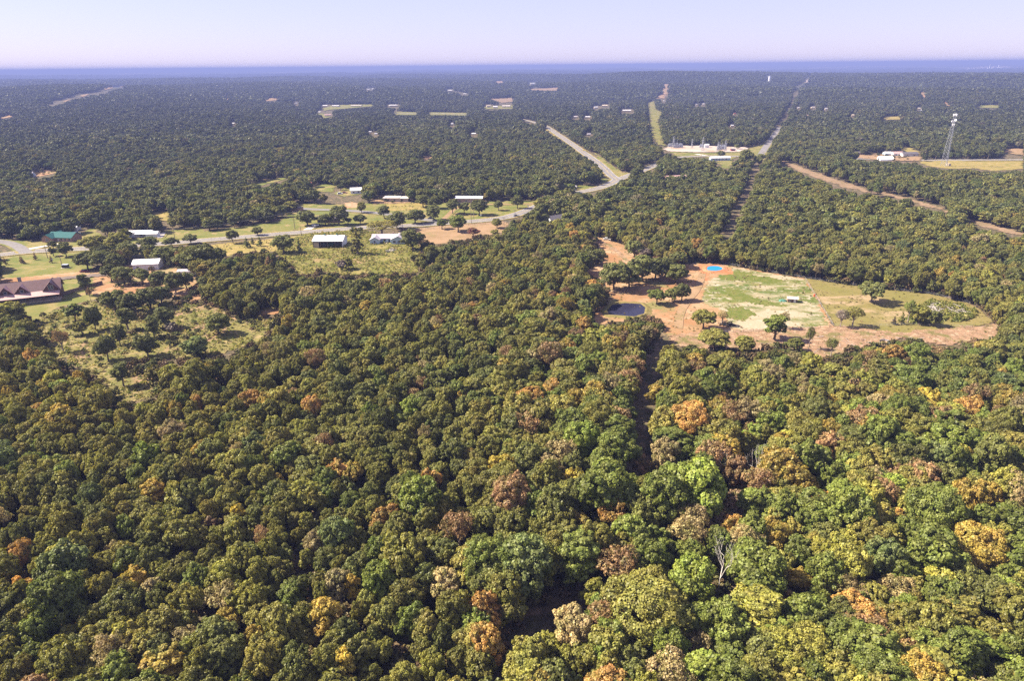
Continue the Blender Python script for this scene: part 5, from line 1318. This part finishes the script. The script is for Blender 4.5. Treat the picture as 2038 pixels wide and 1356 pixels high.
# farm on the right
T(1185, 485, 28, 12, 'roadside', 'narrow cedar in the dirt clearing by the farm track', form='cedar', name='cedar_tree')
T(1187, 528, 34, 36, 'roadside', 'round oak at the left rim of the dirt clearing')
T(1262, 512, 35, 40, 'roadside', 'oak at the right rim of the upper dirt clearing', form='round')
T(1278, 516, 22, 30, 'grey', 'pinkish grey bare tree in the dirt clearing', form='open', name='bare_tree')
T(1304, 532, 22, 20, 'red', 'red autumn tree in the grove by the dirt clearing', form='small', name='autumn_tree')
G3 = 'grove of oaks in the dirt clearing'
for (x, y, h, w, lab) in ((1222, 578, 56, 55, 'leftmost oak of the grove above the dark pond'), (1252, 573, 48, 50, 'second oak of the grove above the dark pond'), (1278, 560, 52, 52, 'third oak of the grove, tallest'), (1304, 556, 44, 46, 'oak of the grove under the red tree'), (1325, 548, 36, 36, 'rightmost oak of the grove'), (1347, 564, 38, 42, 'oak at the track right of the grove'), (1350, 533, 34, 34, 'oak at the forest edge left of the blue pond')):
    T(x, y, h, w, 'roadside', lab, group=G3)
T(1307, 606, 29, 36, 'green', 'bright green oak alone above the dark pond')
T(1337, 601, 29, 26, 'dgreen', 'left tree of a pair beside the farm track', group='pair of oaks by the track')
T(1356, 599, 35, 29, 'roadside', 'right tree of a pair beside the farm track', group='pair of oaks by the track')
T(1400, 655, 38, 41, 'olive', 'wide open oak at the lower left of the patchy lawn', form='oak')
T(1436, 648, 31, 20, 'tan', 'oak with a tan half bare crown beside the scrap heap', form='open')
T(1540, 677, 50, 41, 'green', 'tall green oak in front of the patchy lawn', form='tall')
T(1557, 655, 35, 20, 'tan', 'slim tan half bare tree behind the tall green oak', form='open')
T(1609, 696, 46, 17, 'dgreen', 'tall thin tree with a tuft of leaves on a bare stem', form='open', name='thin_tree')
T(1733, 603, 41, 50, 'roadside', 'lone dark oak in the middle of the dry pasture')
T(1672, 652, 36, 24, 'grey', 'grey half bare oak at the pasture fence', form='open')
T(1696, 650, 40, 34, 'olive', 'olive oak at the pasture fence beside a grey one', form='open')
T(1778, 647, 18, 11, 'purple', 'small dark dead cedar at the pasture fence', form='cedar', name='cedar_tree')
T(1793, 646, 28, 12, 'olive', 'slender leaning tree left of the brush pile', form='cedar')
T(1806, 642, 45, 24, 'green', 'tall sparse tree left of the brush pile', form='open')
T(1826, 645, 40, 32, 'olive', 'bushy tree beside the brush pile')
T(1857, 650, 31, 26, 'dgreen', 'dark low tree in front of the brush pile', form='small')
T(1653, 709, 38, 24, 'dgreen', 'half bare tree at the edge of the stubble', form='open')
T(1480, 704, 36, 40, 'olive', 'low oak at the forest rim below the patchy lawn')
T(1420, 700, 44, 60, 'olive', 'spreading oak at the forest rim below the wide open oak')
T(1580, 700, 26, 34, 'dgreen', 'bushy small tree on the stubble left of the thin tree', form='small')
T(1968, 610, 40, 40, 'dgreen', 'dark tree at the right end of the pasture')
T(1434, 313, 14, 16, 'roadside', 'round dark tree behind the blue mobile home', form='round')
T(1467, 297, 11, 12, 'roadside', 'round tree beside the substation yard')
T(1510, 331, 26, 24, 'dgreen', 'dark tree left of the section road junction')
T(1482, 330, 34, 28, 'dgreen', 'dark tree at the corner of the small lawn')
for i, (x, y) in enumerate(((11, 527), (43, 524), (46, 525), (71, 517), (103, 523))):
    T(x, y, 15, 8, 'rust', ('russet young cypress at the left end of the roadside row', 'russet young cypress, left of the close pair', 'russet young cypress, right of the close pair', 'russet young cypress nearest the road', 'russet young cypress by the light pole')[i], form='cedar', name='young_cypress', group='young russet trees on the roadside lawn')

# ------------------------------------------------------------------ trees told apart inside the wood (crown pixel, crown width)
LAND = []
def W_(px, py, w, tint, label, short=None, form=None, h=None, name='forest_tree', cat='tree'):
    plant(px, py, h, w, tint, label, name=name, cat=cat, form=form, base=False, group=None)
    if short: LAND.append((px, py, short))
W_(999, 931, 56, 'yellow', 'bright amber tree above the olive oaks, largest of the yellow ones', 'the bright amber tree')
W_(929, 966, 25, 'yellow', 'slim yellow tree left of the bright amber tree', form='small')
W_(964, 966, 36, 'gold', 'brown gold tree just below and left of the bright amber tree', form='small')
W_(1096, 933, 50, 'tan', 'tan yellow tree right of the bright amber tree')
W_(1040, 905, 18, 'rust', 'slim rust tree right behind the bright amber tree', form='cedar')
W_(1142, 957, 44, 'yellow', 'yellow tree left of the great dark crown by the cut line', form='small')
W_(1136, 1000, 54, 'dgreen', 'dark green tree below the yellow one by the cut line', form='round')
W_(1229, 898, 76, 'green', 'big round green tree on the left of the cut line', form='round')
W_(1212, 970, 104, 'green', 'great dark green crown beside the shaded cut line', 'the great dark crown', form='round')
W_(1160, 871, 74, 'bgreen', 'bright green twin crown at the top of the cut line', form='round')
W_(1278, 928, 34, 'rust', 'rust brown tree standing in the cut line', form='small')
W_(1323, 902, 52, 'tan', 'tan yellow tree right of the cut line', form='round')
W_(1326, 986, 90, 'green', 'green tree on the right of the shaded cut line', form='round')
W_(1392, 970, 100, 'bgreen', 'bright green round tree above the dark hollow', 'the bright hollow tree', form='round')
W_(1382, 994, 24, 'rust', 'small rust tree before the bright round tree', form='small')
W_(1219, 1022, 58, 'orange', 'orange brown tree below the great dark crown', form='open')
W_(1278, 1020, 62, 'dgreen', 'dark green tree right of the orange brown one', form='round')
W_(1382, 1032, 62, 'tan', 'tan orange sparse tree at the edge of the dark hollow', form='open')
W_(1506, 915, 46, 'dead', 'bleached dead tree with long forked limbs above the brown scrub', form='bare', h=14, name='dead_tree')
W_(1437, 926, 22, 'dead', 'thin bare dead trunk left of the forked dead tree', form='bare', h=11, name='dead_tree')
W_(1153, 1108, 82, 'green', 'tall dark green tree standing clear by the ravine', 'the tall ravine tree', form='tall', h=14)
W_(1042, 1117, 104, 'bluegreen', 'large grey green crown left of the ravine', 'the large grey green crown', form='round')
W_(1233, 1130, 84, 'rust', 'red brown half bare branching tree', 'the red brown half bare tree', form='open')
W_(1437, 1122, 74, 'dead', 'white bare dead tree with a fan of branches', 'the white dead tree', form='bare', h=13, name='dead_tree')
W_(1375, 1152, 92, 'bgreen', 'bright green tree left of the white dead tree', form='round')
W_(1292, 1203, 160, 'olive', 'largest olive crown near the bottom, spreading and feathery', 'the largest olive crown', form='giant', h=15)
W_(1139, 1250, 78, 'tan', 'tan brown round tree under the ravine', 'the tan brown round tree', form='round')
W_(962, 1214, 74, 'orange', 'orange tree in the lower middle, widest of the orange ones', 'the wide orange tree')
W_(1544, 1068, 66, 'gold', 'golden brown tree right of the brown scrub', 'the golden brown tree', form='round')
W_(1309, 1072, 48, 'green', 'small round green tree below the dark green one', form='small')
W_(1250, 1065, 74, 'green', 'green tree above the red brown half bare tree')
W_(1506, 1134, 104, 'green', 'wide green crown right of the white dead tree', form='round')
W_(1510, 960, 58, 'rust', 'reddish bushy tree at the foot of the forked dead tree', form='open')
W_(1184, 1183, 50, 'ygreen', 'yellow green tree just above the tan brown round tree', form='small')
W_(1087, 1292, 58, 'ygreen', 'yellow olive tree beside the dark creek gap at the bottom')
W_(1330, 1290, 80, 'bgreen', 'bright green tree directly under the largest olive crown')
W_(1392, 1285, 60, 'tan', 'pale straw coloured tree near the bottom edge', form='open')
W_(673, 1065, 64, 'bluegreen', 'fresh blue green tree among olive oaks', 'the fresh blue green tree', form='round')
W_(124, 1127, 86, 'bluegreen', 'large soft green crown at the left, above a darker one', 'the large soft green crown', form='round')
W_(117, 1190, 94, 'green', 'dark green crown below the large soft green crown', form='round')
W_(45, 1171, 42, 'orange', 'orange tree at the far left edge', form='small')
W_(495, 1195, 70, 'ygreen', 'light yellow green tree beside two tan trees', form='oak')
W_(443, 1192, 64, 'tan', 'tan bare looking tree left of the light yellow green one', 'the tan bare looking tree', form='open')
W_(649, 1226, 56, 'gold', 'yellow gold upright tree in the lower left middle', 'the yellow gold upright tree', form='tall', h=11)
W_(629, 1082, 46, 'tan', 'rust tan tree left of the fresh blue green tree')
W_(69, 1252, 62, 'green', 'green tree near the lower left corner under the orange tree', form='round')
W_(474, 1027, 34, 'yellow', 'small yellow orange tree in the left middle', form='small')
W_(505, 1273, 46, 'gold', 'rust gold tree below the light yellow green tree')
W_(611, 1312, 32, 'tan', 'small tan half bare tree at the bottom', form='open')
W_(670, 938, 46, 'orange', 'orange tree above the fresh blue green tree', 'the upper orange tree')
W_(265, 1154, 52, 'gold', 'orange olive tree right of the large soft green crown')
W_(684, 1330, 42, 'yellow', 'yellow tree at the bottom edge', 'the bottom edge yellow tree', form='tall', h=9)
W_(1653, 954, 56, 'bgreen', 'bright green dome right of the brown scrub', form='round')
W_(1695, 880, 56, 'dgreen', 'dark green tall dome in the right wood', form='tall', h=12)
W_(1757, 874, 76, 'green', 'wide dark green dome beside the tall dome', form='round')
W_(1851, 795, 46, 'yellow', 'yellow tree in the right wood', form='oak')
W_(1966, 842, 46, 'bgreen', 'bright green tree near the right edge', form='round')
W_(1928, 815, 52, 'orange', 'orange tan tree left of the bright green one at the right edge', form='open')
W_(1634, 1004, 40, 'orange', 'orange tree below the bright green dome', form='small')
W_(1774, 1036, 44, 'orange', 'vivid orange tree in the lower right wood', 'the vivid orange tree', form='oak')
W_(1928, 995, 72, 'gold', 'orange gold wide tree at the right', 'the orange gold wide tree')
W_(1978, 910, 76, 'dgreen', 'dark green dome at the right edge', form='round')
W_(1603, 918, 76, 'green', 'green dome right of the forked dead tree', form='round')
W_(1650, 859, 42, 'gold', 'mustard tree left of the dark tall dome')
W_(1476, 809, 20, 'purple', 'small plum coloured tree among green crowns', form='small')
W_(1615, 726, 42, 'ygreen', 'yellow green tree at the upper rim of the right wood')
W_(1695, 1020, 92, 'green', 'wide green crown left of the vivid orange tree', form='round')
W_(1777, 944, 38, 'rust', 'rust tree below the wide dark green dome', form='small')
W_(442, 822, 26, 'yellow', 'small golden tree below the scrubby meadow', form='small')
W_(835, 990, 80, 'bgreen', 'bright green round tree in the middle of the wood', 'the bright green middle tree', form='round')
W_(1132, 835, 32, 'rust', 'single rust red tree above the bright green twin crown', form='small')
W_(857, 957, 44, 'orange', 'small orange tree above the bright green middle tree', form='small')
W_(885, 1165, 64, 'tan', 'tan tree left of the large grey green crown', form='round')
W_(912, 1052, 66, 'rust', 'reddish tan tree below the bright green middle tree', 'the reddish tan tree', form='open')
W_(756, 1155, 70, 'bgreen', 'yellow green dome in the lower middle left', 'the yellow green dome', form='round')
W_(703, 1170, 28, 'gold', 'narrow golden tree left of the yellow green dome', form='tall', h=9)
W_(1110, 855, 30, 'yellow', 'small yellow tree left of the rust red one', form='small')
W_(820, 1235, 60, 'bgreen', 'light green tree below the yellow green dome')
W_(1440, 1240, 100, 'green', 'dark green crown below the bright green tree')
W_(1600, 1230, 90, 'green', 'green crown with a rust sprig above it', 'the rust sprig crown')
W_(1567, 1200, 40, 'rust', 'rust sprig of a tree behind the green crown', form='small')
W_(1690, 1130, 80, 'ygreen', 'yellow green crown in the lower right wood', 'the lower right yellowish crown')
W_(1980, 1080, 70, 'ygreen', 'light green crown at the right edge', 'the light green edge crown')
W_(1860, 1100, 90, 'green', 'dense green crown in the lower right', 'the dense green crown')
print('placed singly', len(TREES))

# ------------------------------------------------------------------ the wood: nearest trees one by one, the rest as one mass
def blocked(x, y, z, h, w):
    """would a tree here stand in, or reach over, ground that the photograph shows open?"""
    bad = np.zeros(len(x), bool)
    pts = [proj(x, y, z + h * k) for k in (.02, .2, .4, .6, .8, 1.0)]
    for k in (.45, .75): pts += [proj(x - w * .42, y, z + h * k), proj(x + w * .42, y, z + h * k)]
    for u, v, d in pts:
        for poly in CLEAR:
            a = np.array(poly)
            k = np.nonzero((u > a[:, 0].min()) & (u < a[:, 0].max()) & (v > a[:, 1].min()) & (v < a[:, 1].max()))[0]
            if len(k): bad[k] |= in_poly(u[k], v[k], poly)
        for pl, hw in CLEARLINES:
            a = np.array(pl)
            k = np.nonzero((u > a[:, 0].min() - hw) & (u < a[:, 0].max() + hw) & (v > a[:, 1].min() - hw) & (v < a[:, 1].max() + hw))[0]
            if len(k): bad[k] |= line_dist(u[k], v[k], pl) < hw
    for Wl, wd in ROADS:
        k = np.nonzero((x > Wl[:, 0].min() - 20) & (x < Wl[:, 0].max() + 20) & (y > Wl[:, 1].min() - 20) & (y < Wl[:, 1].max() + 20))[0]
        if len(k): bad[k] |= line_dist(x[k], y[k], [tuple(p) for p in Wl[::max(1, len(Wl) // 60)]]) < wd / 2 + 2.5
    for bx, by, br in BUILT:
        bad |= np.hypot(x - bx, y - by) < br + 1.5 + w * .3
        bad |= np.hypot(x - bx - to_sun.x * 12, y - by - to_sun.y * 12) < br + 1
    for pts_, hw in GAPS:
        bad |= line_dist(x, y, [tuple(p) for p in pts_]) < hw
    return bad

def scatter(r0, r1, cell, jit=.42, side=1.16):
    """jittered grid over the wedge of land in view"""
    tx = math.tan(math.radians(36.9)) * side
    xs = np.arange(-r1 * tx - 30, r1 * tx + 30, cell); ys = np.arange(max(30, r0 * .55), r1, cell * .95)
    X, Y = np.meshgrid(xs, ys)
    X = X + (np.arange(len(ys)) % 2)[:, None] * cell / 2
    X = X.ravel() + rng.uniform(-jit, jit, X.size) * cell; Y = Y.ravel() + rng.uniform(-jit, jit, Y.size) * cell
    r = np.hypot(X, Y)
    k = (r >= r0) & (r < r1) & (np.abs(X) < Y * tx + 45)
    return X[k], Y[k]

def tints(x, y):
    """colour kinds over the wood: olive on the left, greener and more autumn colour on the right, olive and dark green far off, where canopy shade is painted into the tint"""
    n = len(x); r = np.hypot(x, y)
    right = smooth(-.12, .3, x / y) * smooth(420, 260, r) 
    u = rng.random(n)
    drift = wob(x, y, 55.)
    keys = ['olive', 'olive2', 'dgreen', 'green', 'bgreen', 'bluegreen', 'ygreen', 'gold', 'orange', 'rust', 'tan']
    Pl = np.array([.42, .24, .16, .07, .005, .012, .035, .02, .008, .012, .02])
    Pr = np.array([.19, .12, .12, .27, .07, .02, .09, .05, .015, .03, .035])
    Pf = np.array([.36, .10, .40, .07, .002, .01, .035, .012, .0, .002, .008])
    far = smooth(280, 520, r)[:, None]
    P = (Pl * (1 - right[:, None]) + Pr * right[:, None]) * (1 - far) + Pf * far
    warm = np.array([0, 1, -1, -.3, 0, 0, .6, 1, 1, 1, 1.])
    P = P * np.exp(drift[:, None] * warm * .9); P /= P.sum(1)[:, None]
    idx = (u[:, None] > np.cumsum(P, 1)).sum(1).clip(0, 10)
    tab = np.array([TINT[k] for k in keys])
    far_shade = 1 - smooth(230, 640, r)[:, None] * np.array([.38, .33, .28]) - smooth(600, 1500, r)[:, None] * np.array([.37, .38, .26])  # shaded sides of distant crowns painted in: tint darker and bluer with distance
    stand = far_shade + far_shade * (.22 * wob(x + 300, y, 130) + .16 * wob(x, y + 900, 48))[:, None] * np.array([1.0, .8, .6])  # leaf colour varies from stand to stand, on top of the painted shade
    return np.array(keys)[idx], tab[idx] * stand

pts_all = []
X, Y = scatter(60, 450, 4.4)
rr_ = np.hypot(X, Y)
big_ = 1 + .36 * smooth(-.18, .05, X / Y) * smooth(300, 200, rr_)
Ws = rng.uniform(3.3, 6.3, len(X)) * (1 + .2 * wob(X, Y, 24)) * big_ * np.where(rng.random(len(X)) < .08, 1.35, 1); Hs = Ws ** .6 * rng.uniform(2.7, 3.8, len(X))
bad = blocked(X, Y, H(X, Y), Hs, Ws) | (rng.random(len(X)) < .05)
for tx_, ty_, tr_ in TREES: bad |= np.hypot(X - tx_, Y - ty_) < (tr_ + Ws * .5) * .62
ok = ~bad; X, Y, Ws, Hs = X[ok], Y[ok], Ws[ok], Hs[ok]
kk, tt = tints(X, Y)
fm = np.array(['oak'] * len(X), dtype=object)
q = rng.random(len(X)); right = (X / Y > .02)
fm[(q < .30) | (right & (q < .5))] = 'round'; fm[(q > .93)] = 'tall'; fm[(q > .86) & (q <= .93)] = 'small'
fm[(Ws > 9.0) & (rng.random(len(X)) < .7)] = 'giant'
fm[np.isin(kk, ['tan', 'rust']) & (rng.random(len(X)) < .7)] = 'open'
# which are the largest in the picture
px_, py_, dep_ = proj(X, Y, H(X, Y) + Hs * .5)
inview = (px_ > -25) & (px_ < 2063) & (py_ > 100) & (py_ < 1400)
size = np.where(inview, Ws * Hs / dep_ ** 2, 0)
N_SINGLE = max(0, 304 - len(TREES))
single = np.zeros(len(X), bool); single[np.argsort(-size)[:N_SINGLE]] = True
COLWORD = {'olive': 'olive', 'olive2': 'yellowish olive', 'dgreen': 'dark green', 'green': 'green', 'bgreen': 'bright green', 'bluegreen': 'grey green', 'ygreen': 'yellow green', 'gold': 'golden', 'orange': 'orange', 'rust': 'rust brown', 'tan': 'tan'}
ORD = ['nearest', 'second', 'third', 'fourth', 'fifth', 'sixth', 'seventh', 'eighth', 'ninth', 'tenth', 'eleventh', 'twelfth']
LP = np.array([(a, b) for a, b, _ in LAND])
bucket = {}
for i in np.nonzero(single)[0]:
    d = np.hypot(LP[:, 0] - px_[i], LP[:, 1] - py_[i]); j = int(np.argmin(d))
    ang = math.degrees(math.atan2(-(py_[i] - LP[j, 1]), px_[i] - LP[j, 0])) % 360
    s = ['right of', 'above and right of', 'above', 'above and left of', 'left of', 'below and left of', 'below', 'below and right of'][int((ang + 22.5) // 45) % 8]
    bucket.setdefault((j, s, COLWORD[kk[i]]), []).append((d[j], i))
LABEL = {}
for (j, s, c), v in bucket.items():
    v.sort()
    for n_, (_, i) in enumerate(v):
        LABEL[i] = (f"{c} tree {s} {LAND[j][2]}" if len(v) == 1 else f"{c} tree {s} {LAND[j][2]}, {ORD[min(n_, 11)]} of {len(v) if len(v) > 12 else ['', '', 'two', 'three', 'four', 'five', 'six', 'seven', 'eight', 'nine', 'ten', 'eleven', 'twelve'][len(v)]}")
for i in np.nonzero(single)[0]:
    W0, H0, crown, trunk, _ = random.choice(FORMS[fm[i]])
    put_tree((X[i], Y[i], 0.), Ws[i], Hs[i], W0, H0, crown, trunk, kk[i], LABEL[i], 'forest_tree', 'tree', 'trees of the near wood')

PR = []                                                    # proto list
START = {}
for k in 'ABCD':
    START[k] = len(PR); PR += LOD[k]
pts, pick, tin, rot, scl = [], [], [], [], []
def mass(x, y, w, h, tint, lod, forms=None):
    n = len(x)
    L_ = LOD[lod]
    byform = {}
    for q_, (_, W0, H0, f) in enumerate(L_): byform.setdefault(f, []).append(q_)
    if forms is None: ids = rng.integers(0, len(L_), n)
    else: ids = np.array([random.choice(byform.get(f) or byform['oak']) for f in forms])
    W0 = np.array([l[1] for l in L_])[ids]; H0 = np.array([l[2] for l in L_])[ids]
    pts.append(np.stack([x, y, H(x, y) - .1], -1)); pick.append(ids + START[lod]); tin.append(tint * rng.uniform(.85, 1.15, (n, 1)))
    rot.append(np.stack([rng.normal(0, .04, n), rng.normal(0, .04, n), rng.uniform(0, 6.283, n)], -1)); e = rng.uniform(.84, 1.19, n); scl.append(np.stack([w / W0 * e, w / W0 / e, h / H0], -1))
rest = ~single
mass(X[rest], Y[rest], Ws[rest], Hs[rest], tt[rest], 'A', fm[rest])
for r0, r1, cell, lod in ((450, 1050, 5.9, 'B'), (1050, 2300, 7.2, 'C')):
    x, y = scatter(r0, r1, cell, .45, 1.1)
    w = rng.uniform(4.8, 8.8, len(x)) * (1 + .2 * wob(x, y, 45)) * (1 if lod == 'B' else 1.2); h = w ** .6 * rng.uniform(2.2, 3.4, len(x)) * (1 + .22 * wob(x + 70, y, 75))
    b = blocked(x, y, H(x, y), h, w) | (rng.random(len(x)) < .03)
    for tx_, ty_, tr_ in TREES: b |= np.hypot(x - tx_, y - ty_) < (tr_ + w * .5) * .8
    x, y, w, h = x[~b], y[~b], w[~b], h[~b]
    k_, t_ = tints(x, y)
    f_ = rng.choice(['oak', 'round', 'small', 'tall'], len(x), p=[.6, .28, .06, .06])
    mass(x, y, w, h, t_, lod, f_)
x, y = scatter(2300, 5000, 30, .4, 1.06)
w = np.full(len(x), 36.); h = rng.uniform(9, 13, len(x))
b = np.zeros(len(x), bool)
for ox_, oy_ in ((0, 0), (-14, 0), (14, 0), (0, -15), (0, 14)): b |= blocked(x + ox_, y + oy_, H(x + ox_, y + oy_), h, w * 0 + 12)
x, y, w, h = x[~b], y[~b], w[~b], h[~b]
mass(x, y, w, h, np.array(TINT['dgreen'])[None] * np.array([.31, .34, .46]) * (1 + .25 * wob(x, y, 120)[:, None]), 'D')  # shade of the far canopy painted into the dark green, darker and bluer
x, y = [np.concatenate(v) for v in zip(scatter(5000, 8000, 60, .4, 1.05), scatter(8000, 14000, 80, .4, 1.05))]
k = wob(x, y, 700) > -.55; x, y = x[k], y[k]                # woods with farmland between them
mass(x, y, np.full(len(x), 84.), rng.uniform(10, 15, len(x)), np.array(TINT['dgreen'])[None] * np.array([.3, .33, .45]) * (1 + .25 * wob(x, y, 260)[:, None]), 'D')  # same far canopy shade put into the patch colour

cat_ = lambda l: np.concatenate(l)
instancer('forest', [p[0] for p in PR], cat_(pts), cat_(pick), cat_(tin), cat_(rot), cat_(scl), kind='stuff')
print('forest', sum(map(len, pts)), 'single', int(single.sum()))

def in_sheets(x, y, names):
    k = np.zeros(len(x), bool)
    for nm in names:
        for pl in SHEETS[nm]: k |= in_poly(x, y, pl)
    return k
def weeds(names, cell, tab, smin, smax, name, thr=-9., clump=9., forms=None):
    P_ = []
    for nm in names:
        for pl in SHEETS[nm]:
            a = np.array(pl)
            xs = np.arange(a[:, 0].min(), a[:, 0].max(), cell); ys = np.arange(a[:, 1].min(), a[:, 1].max(), cell)
            X_, Y_ = np.meshgrid(xs, ys); X_ = X_.ravel() + rng.uniform(-.5, .5, X_.size) * cell; Y_ = Y_.ravel() + rng.uniform(-.5, .5, Y_.size) * cell
            k = in_poly(X_, Y_, pl) & (wob(X_, Y_, clump) + rng.normal(0, .25, len(X_)) > thr)
            P_.append(np.stack([X_[k], Y_[k]], -1))
    P_ = np.concatenate(P_); n = len(P_)
    tc = np.array(tab)[rng.integers(0, len(tab), n)] * rng.uniform(.8, 1.2, (n, 1))
    s = rng.uniform(smin, smax, n)
    instancer(name, [p[0] for p in forms] if forms else WEED, np.stack([P_[:, 0], P_[:, 1], H(P_[:, 0], P_[:, 1])], -1), rng.integers(0, 2 if forms else 3, n), tc, np.stack([0 * s, 0 * s, rng.uniform(0, 6.28, n)], -1), np.stack([s, s, s * rng.uniform(.5, 1.2, n)], -1), kind='stuff')
weeds(['meadow', 'scrub_meadow'], 1.5, [(.29, .27, .055), (.22, .225, .04), (.35, .3, .085), (.17, .185, .035), (.36, .29, .12)], .7, 1.7, 'tall_weeds', -.35)
bush = [p for p in LOD['A'] if p[3] == 'bush']
weeds(['scrub_meadow', 'bare_yard'], 5.5, [(.13, .13, .04), (.17, .15, .05), (.1, .11, .035), (.24, .17, .09)], .5, 1.3, 'low_bushes', .05, 14., bush)
weeds(['scrub_ground', 'pasture', 'verge', 'dirt_clearing'], 2.4, [(.25, .2, .07), (.3, .23, .1), (.15, .15, .04), (.36, .26, .14)], .4, 1.1, 'low_weeds', .12, 6.)
x, y = scatter(60, 420, 3.1)
k = ~blocked(x, y, H(x, y), np.full(len(x), 1.5), np.full(len(x), 2.)) & ~in_sheets(x, y, ['dirt_drive', 'lawn', 'bare_yard'])
x, y = x[k], y[k]
bush = [p for p in LOD['A'] if p[3] == 'bush']
bt = np.array([(.12, .1, .04), (.16, .11, .055), (.085, .085, .028), (.2, .135, .07), (.11, .12, .03)])[rng.integers(0, 5, len(x))]
s = rng.uniform(.6, 1.6, len(x))
instancer('undergrowth', [p[0] for p in bush], np.stack([x, y, H(x, y) - .15], -1), rng.integers(0, 2, len(x)), bt, np.stack([0 * s, 0 * s, rng.uniform(0, 6.28, len(x))], -1), np.stack([s, s, s * rng.uniform(.7, 1.4, len(x))], -1), kind='stuff')

x = rng.uniform(-40, 120, 60000); y = rng.uniform(60, 260, 60000)
u, v, _d = proj(x, y, H(x, y))
k = in_poly(u, v, [(1385, 1075), (1440, 1030), (1455, 935), (1500, 925), (1530, 960), (1500, 1000), (1490, 1050), (1450, 1100), (1470, 1150), (1400, 1130)])
x, y = x[k][:420], y[k][:420]; n = len(x); s = rng.uniform(.6, 1.5, n)
bt = np.array([(.3, .2, .12), (.34, .24, .15), (.25, .19, .08), (.3, .17, .1), (.26, .23, .07)])[rng.integers(0, 5, n)]
instancer('pale_brush', [p[0] for p in bush], np.stack([x, y, H(x, y) - .1], -1), rng.integers(0, 2, n), bt, np.stack([0 * s, 0 * s, rng.uniform(0, 6.28, n)], -1), np.stack([s, s, s * rng.uniform(.8, 1.5, n)], -1), kind='stuff')
# ------------------------------------------------------------------ the air
def haze():
    m = bpy.data.materials.new('haze'); m.use_nodes = True
    N, L = m.node_tree.nodes, m.node_tree.links
    N.remove(N['Principled BSDF'])
    v = N.new('ShaderNodeVolumePrincipled')
    v.inputs['Color'].default_value = (.225, .275, .56, 1)
    v.inputs['Density'].default_value = 1.75e-4
    v.inputs['Anisotropy'].default_value = 0.0
    L.new(v.outputs[0], [x for x in N if x.type == 'OUTPUT_MATERIAL'][0].inputs['Volume'])
    b = MB().box(-37000, -37000, -140, 37000, 37000, 122)
    me = b.mesh('haze', m)
    link('haze', me, kind='stuff')
haze()
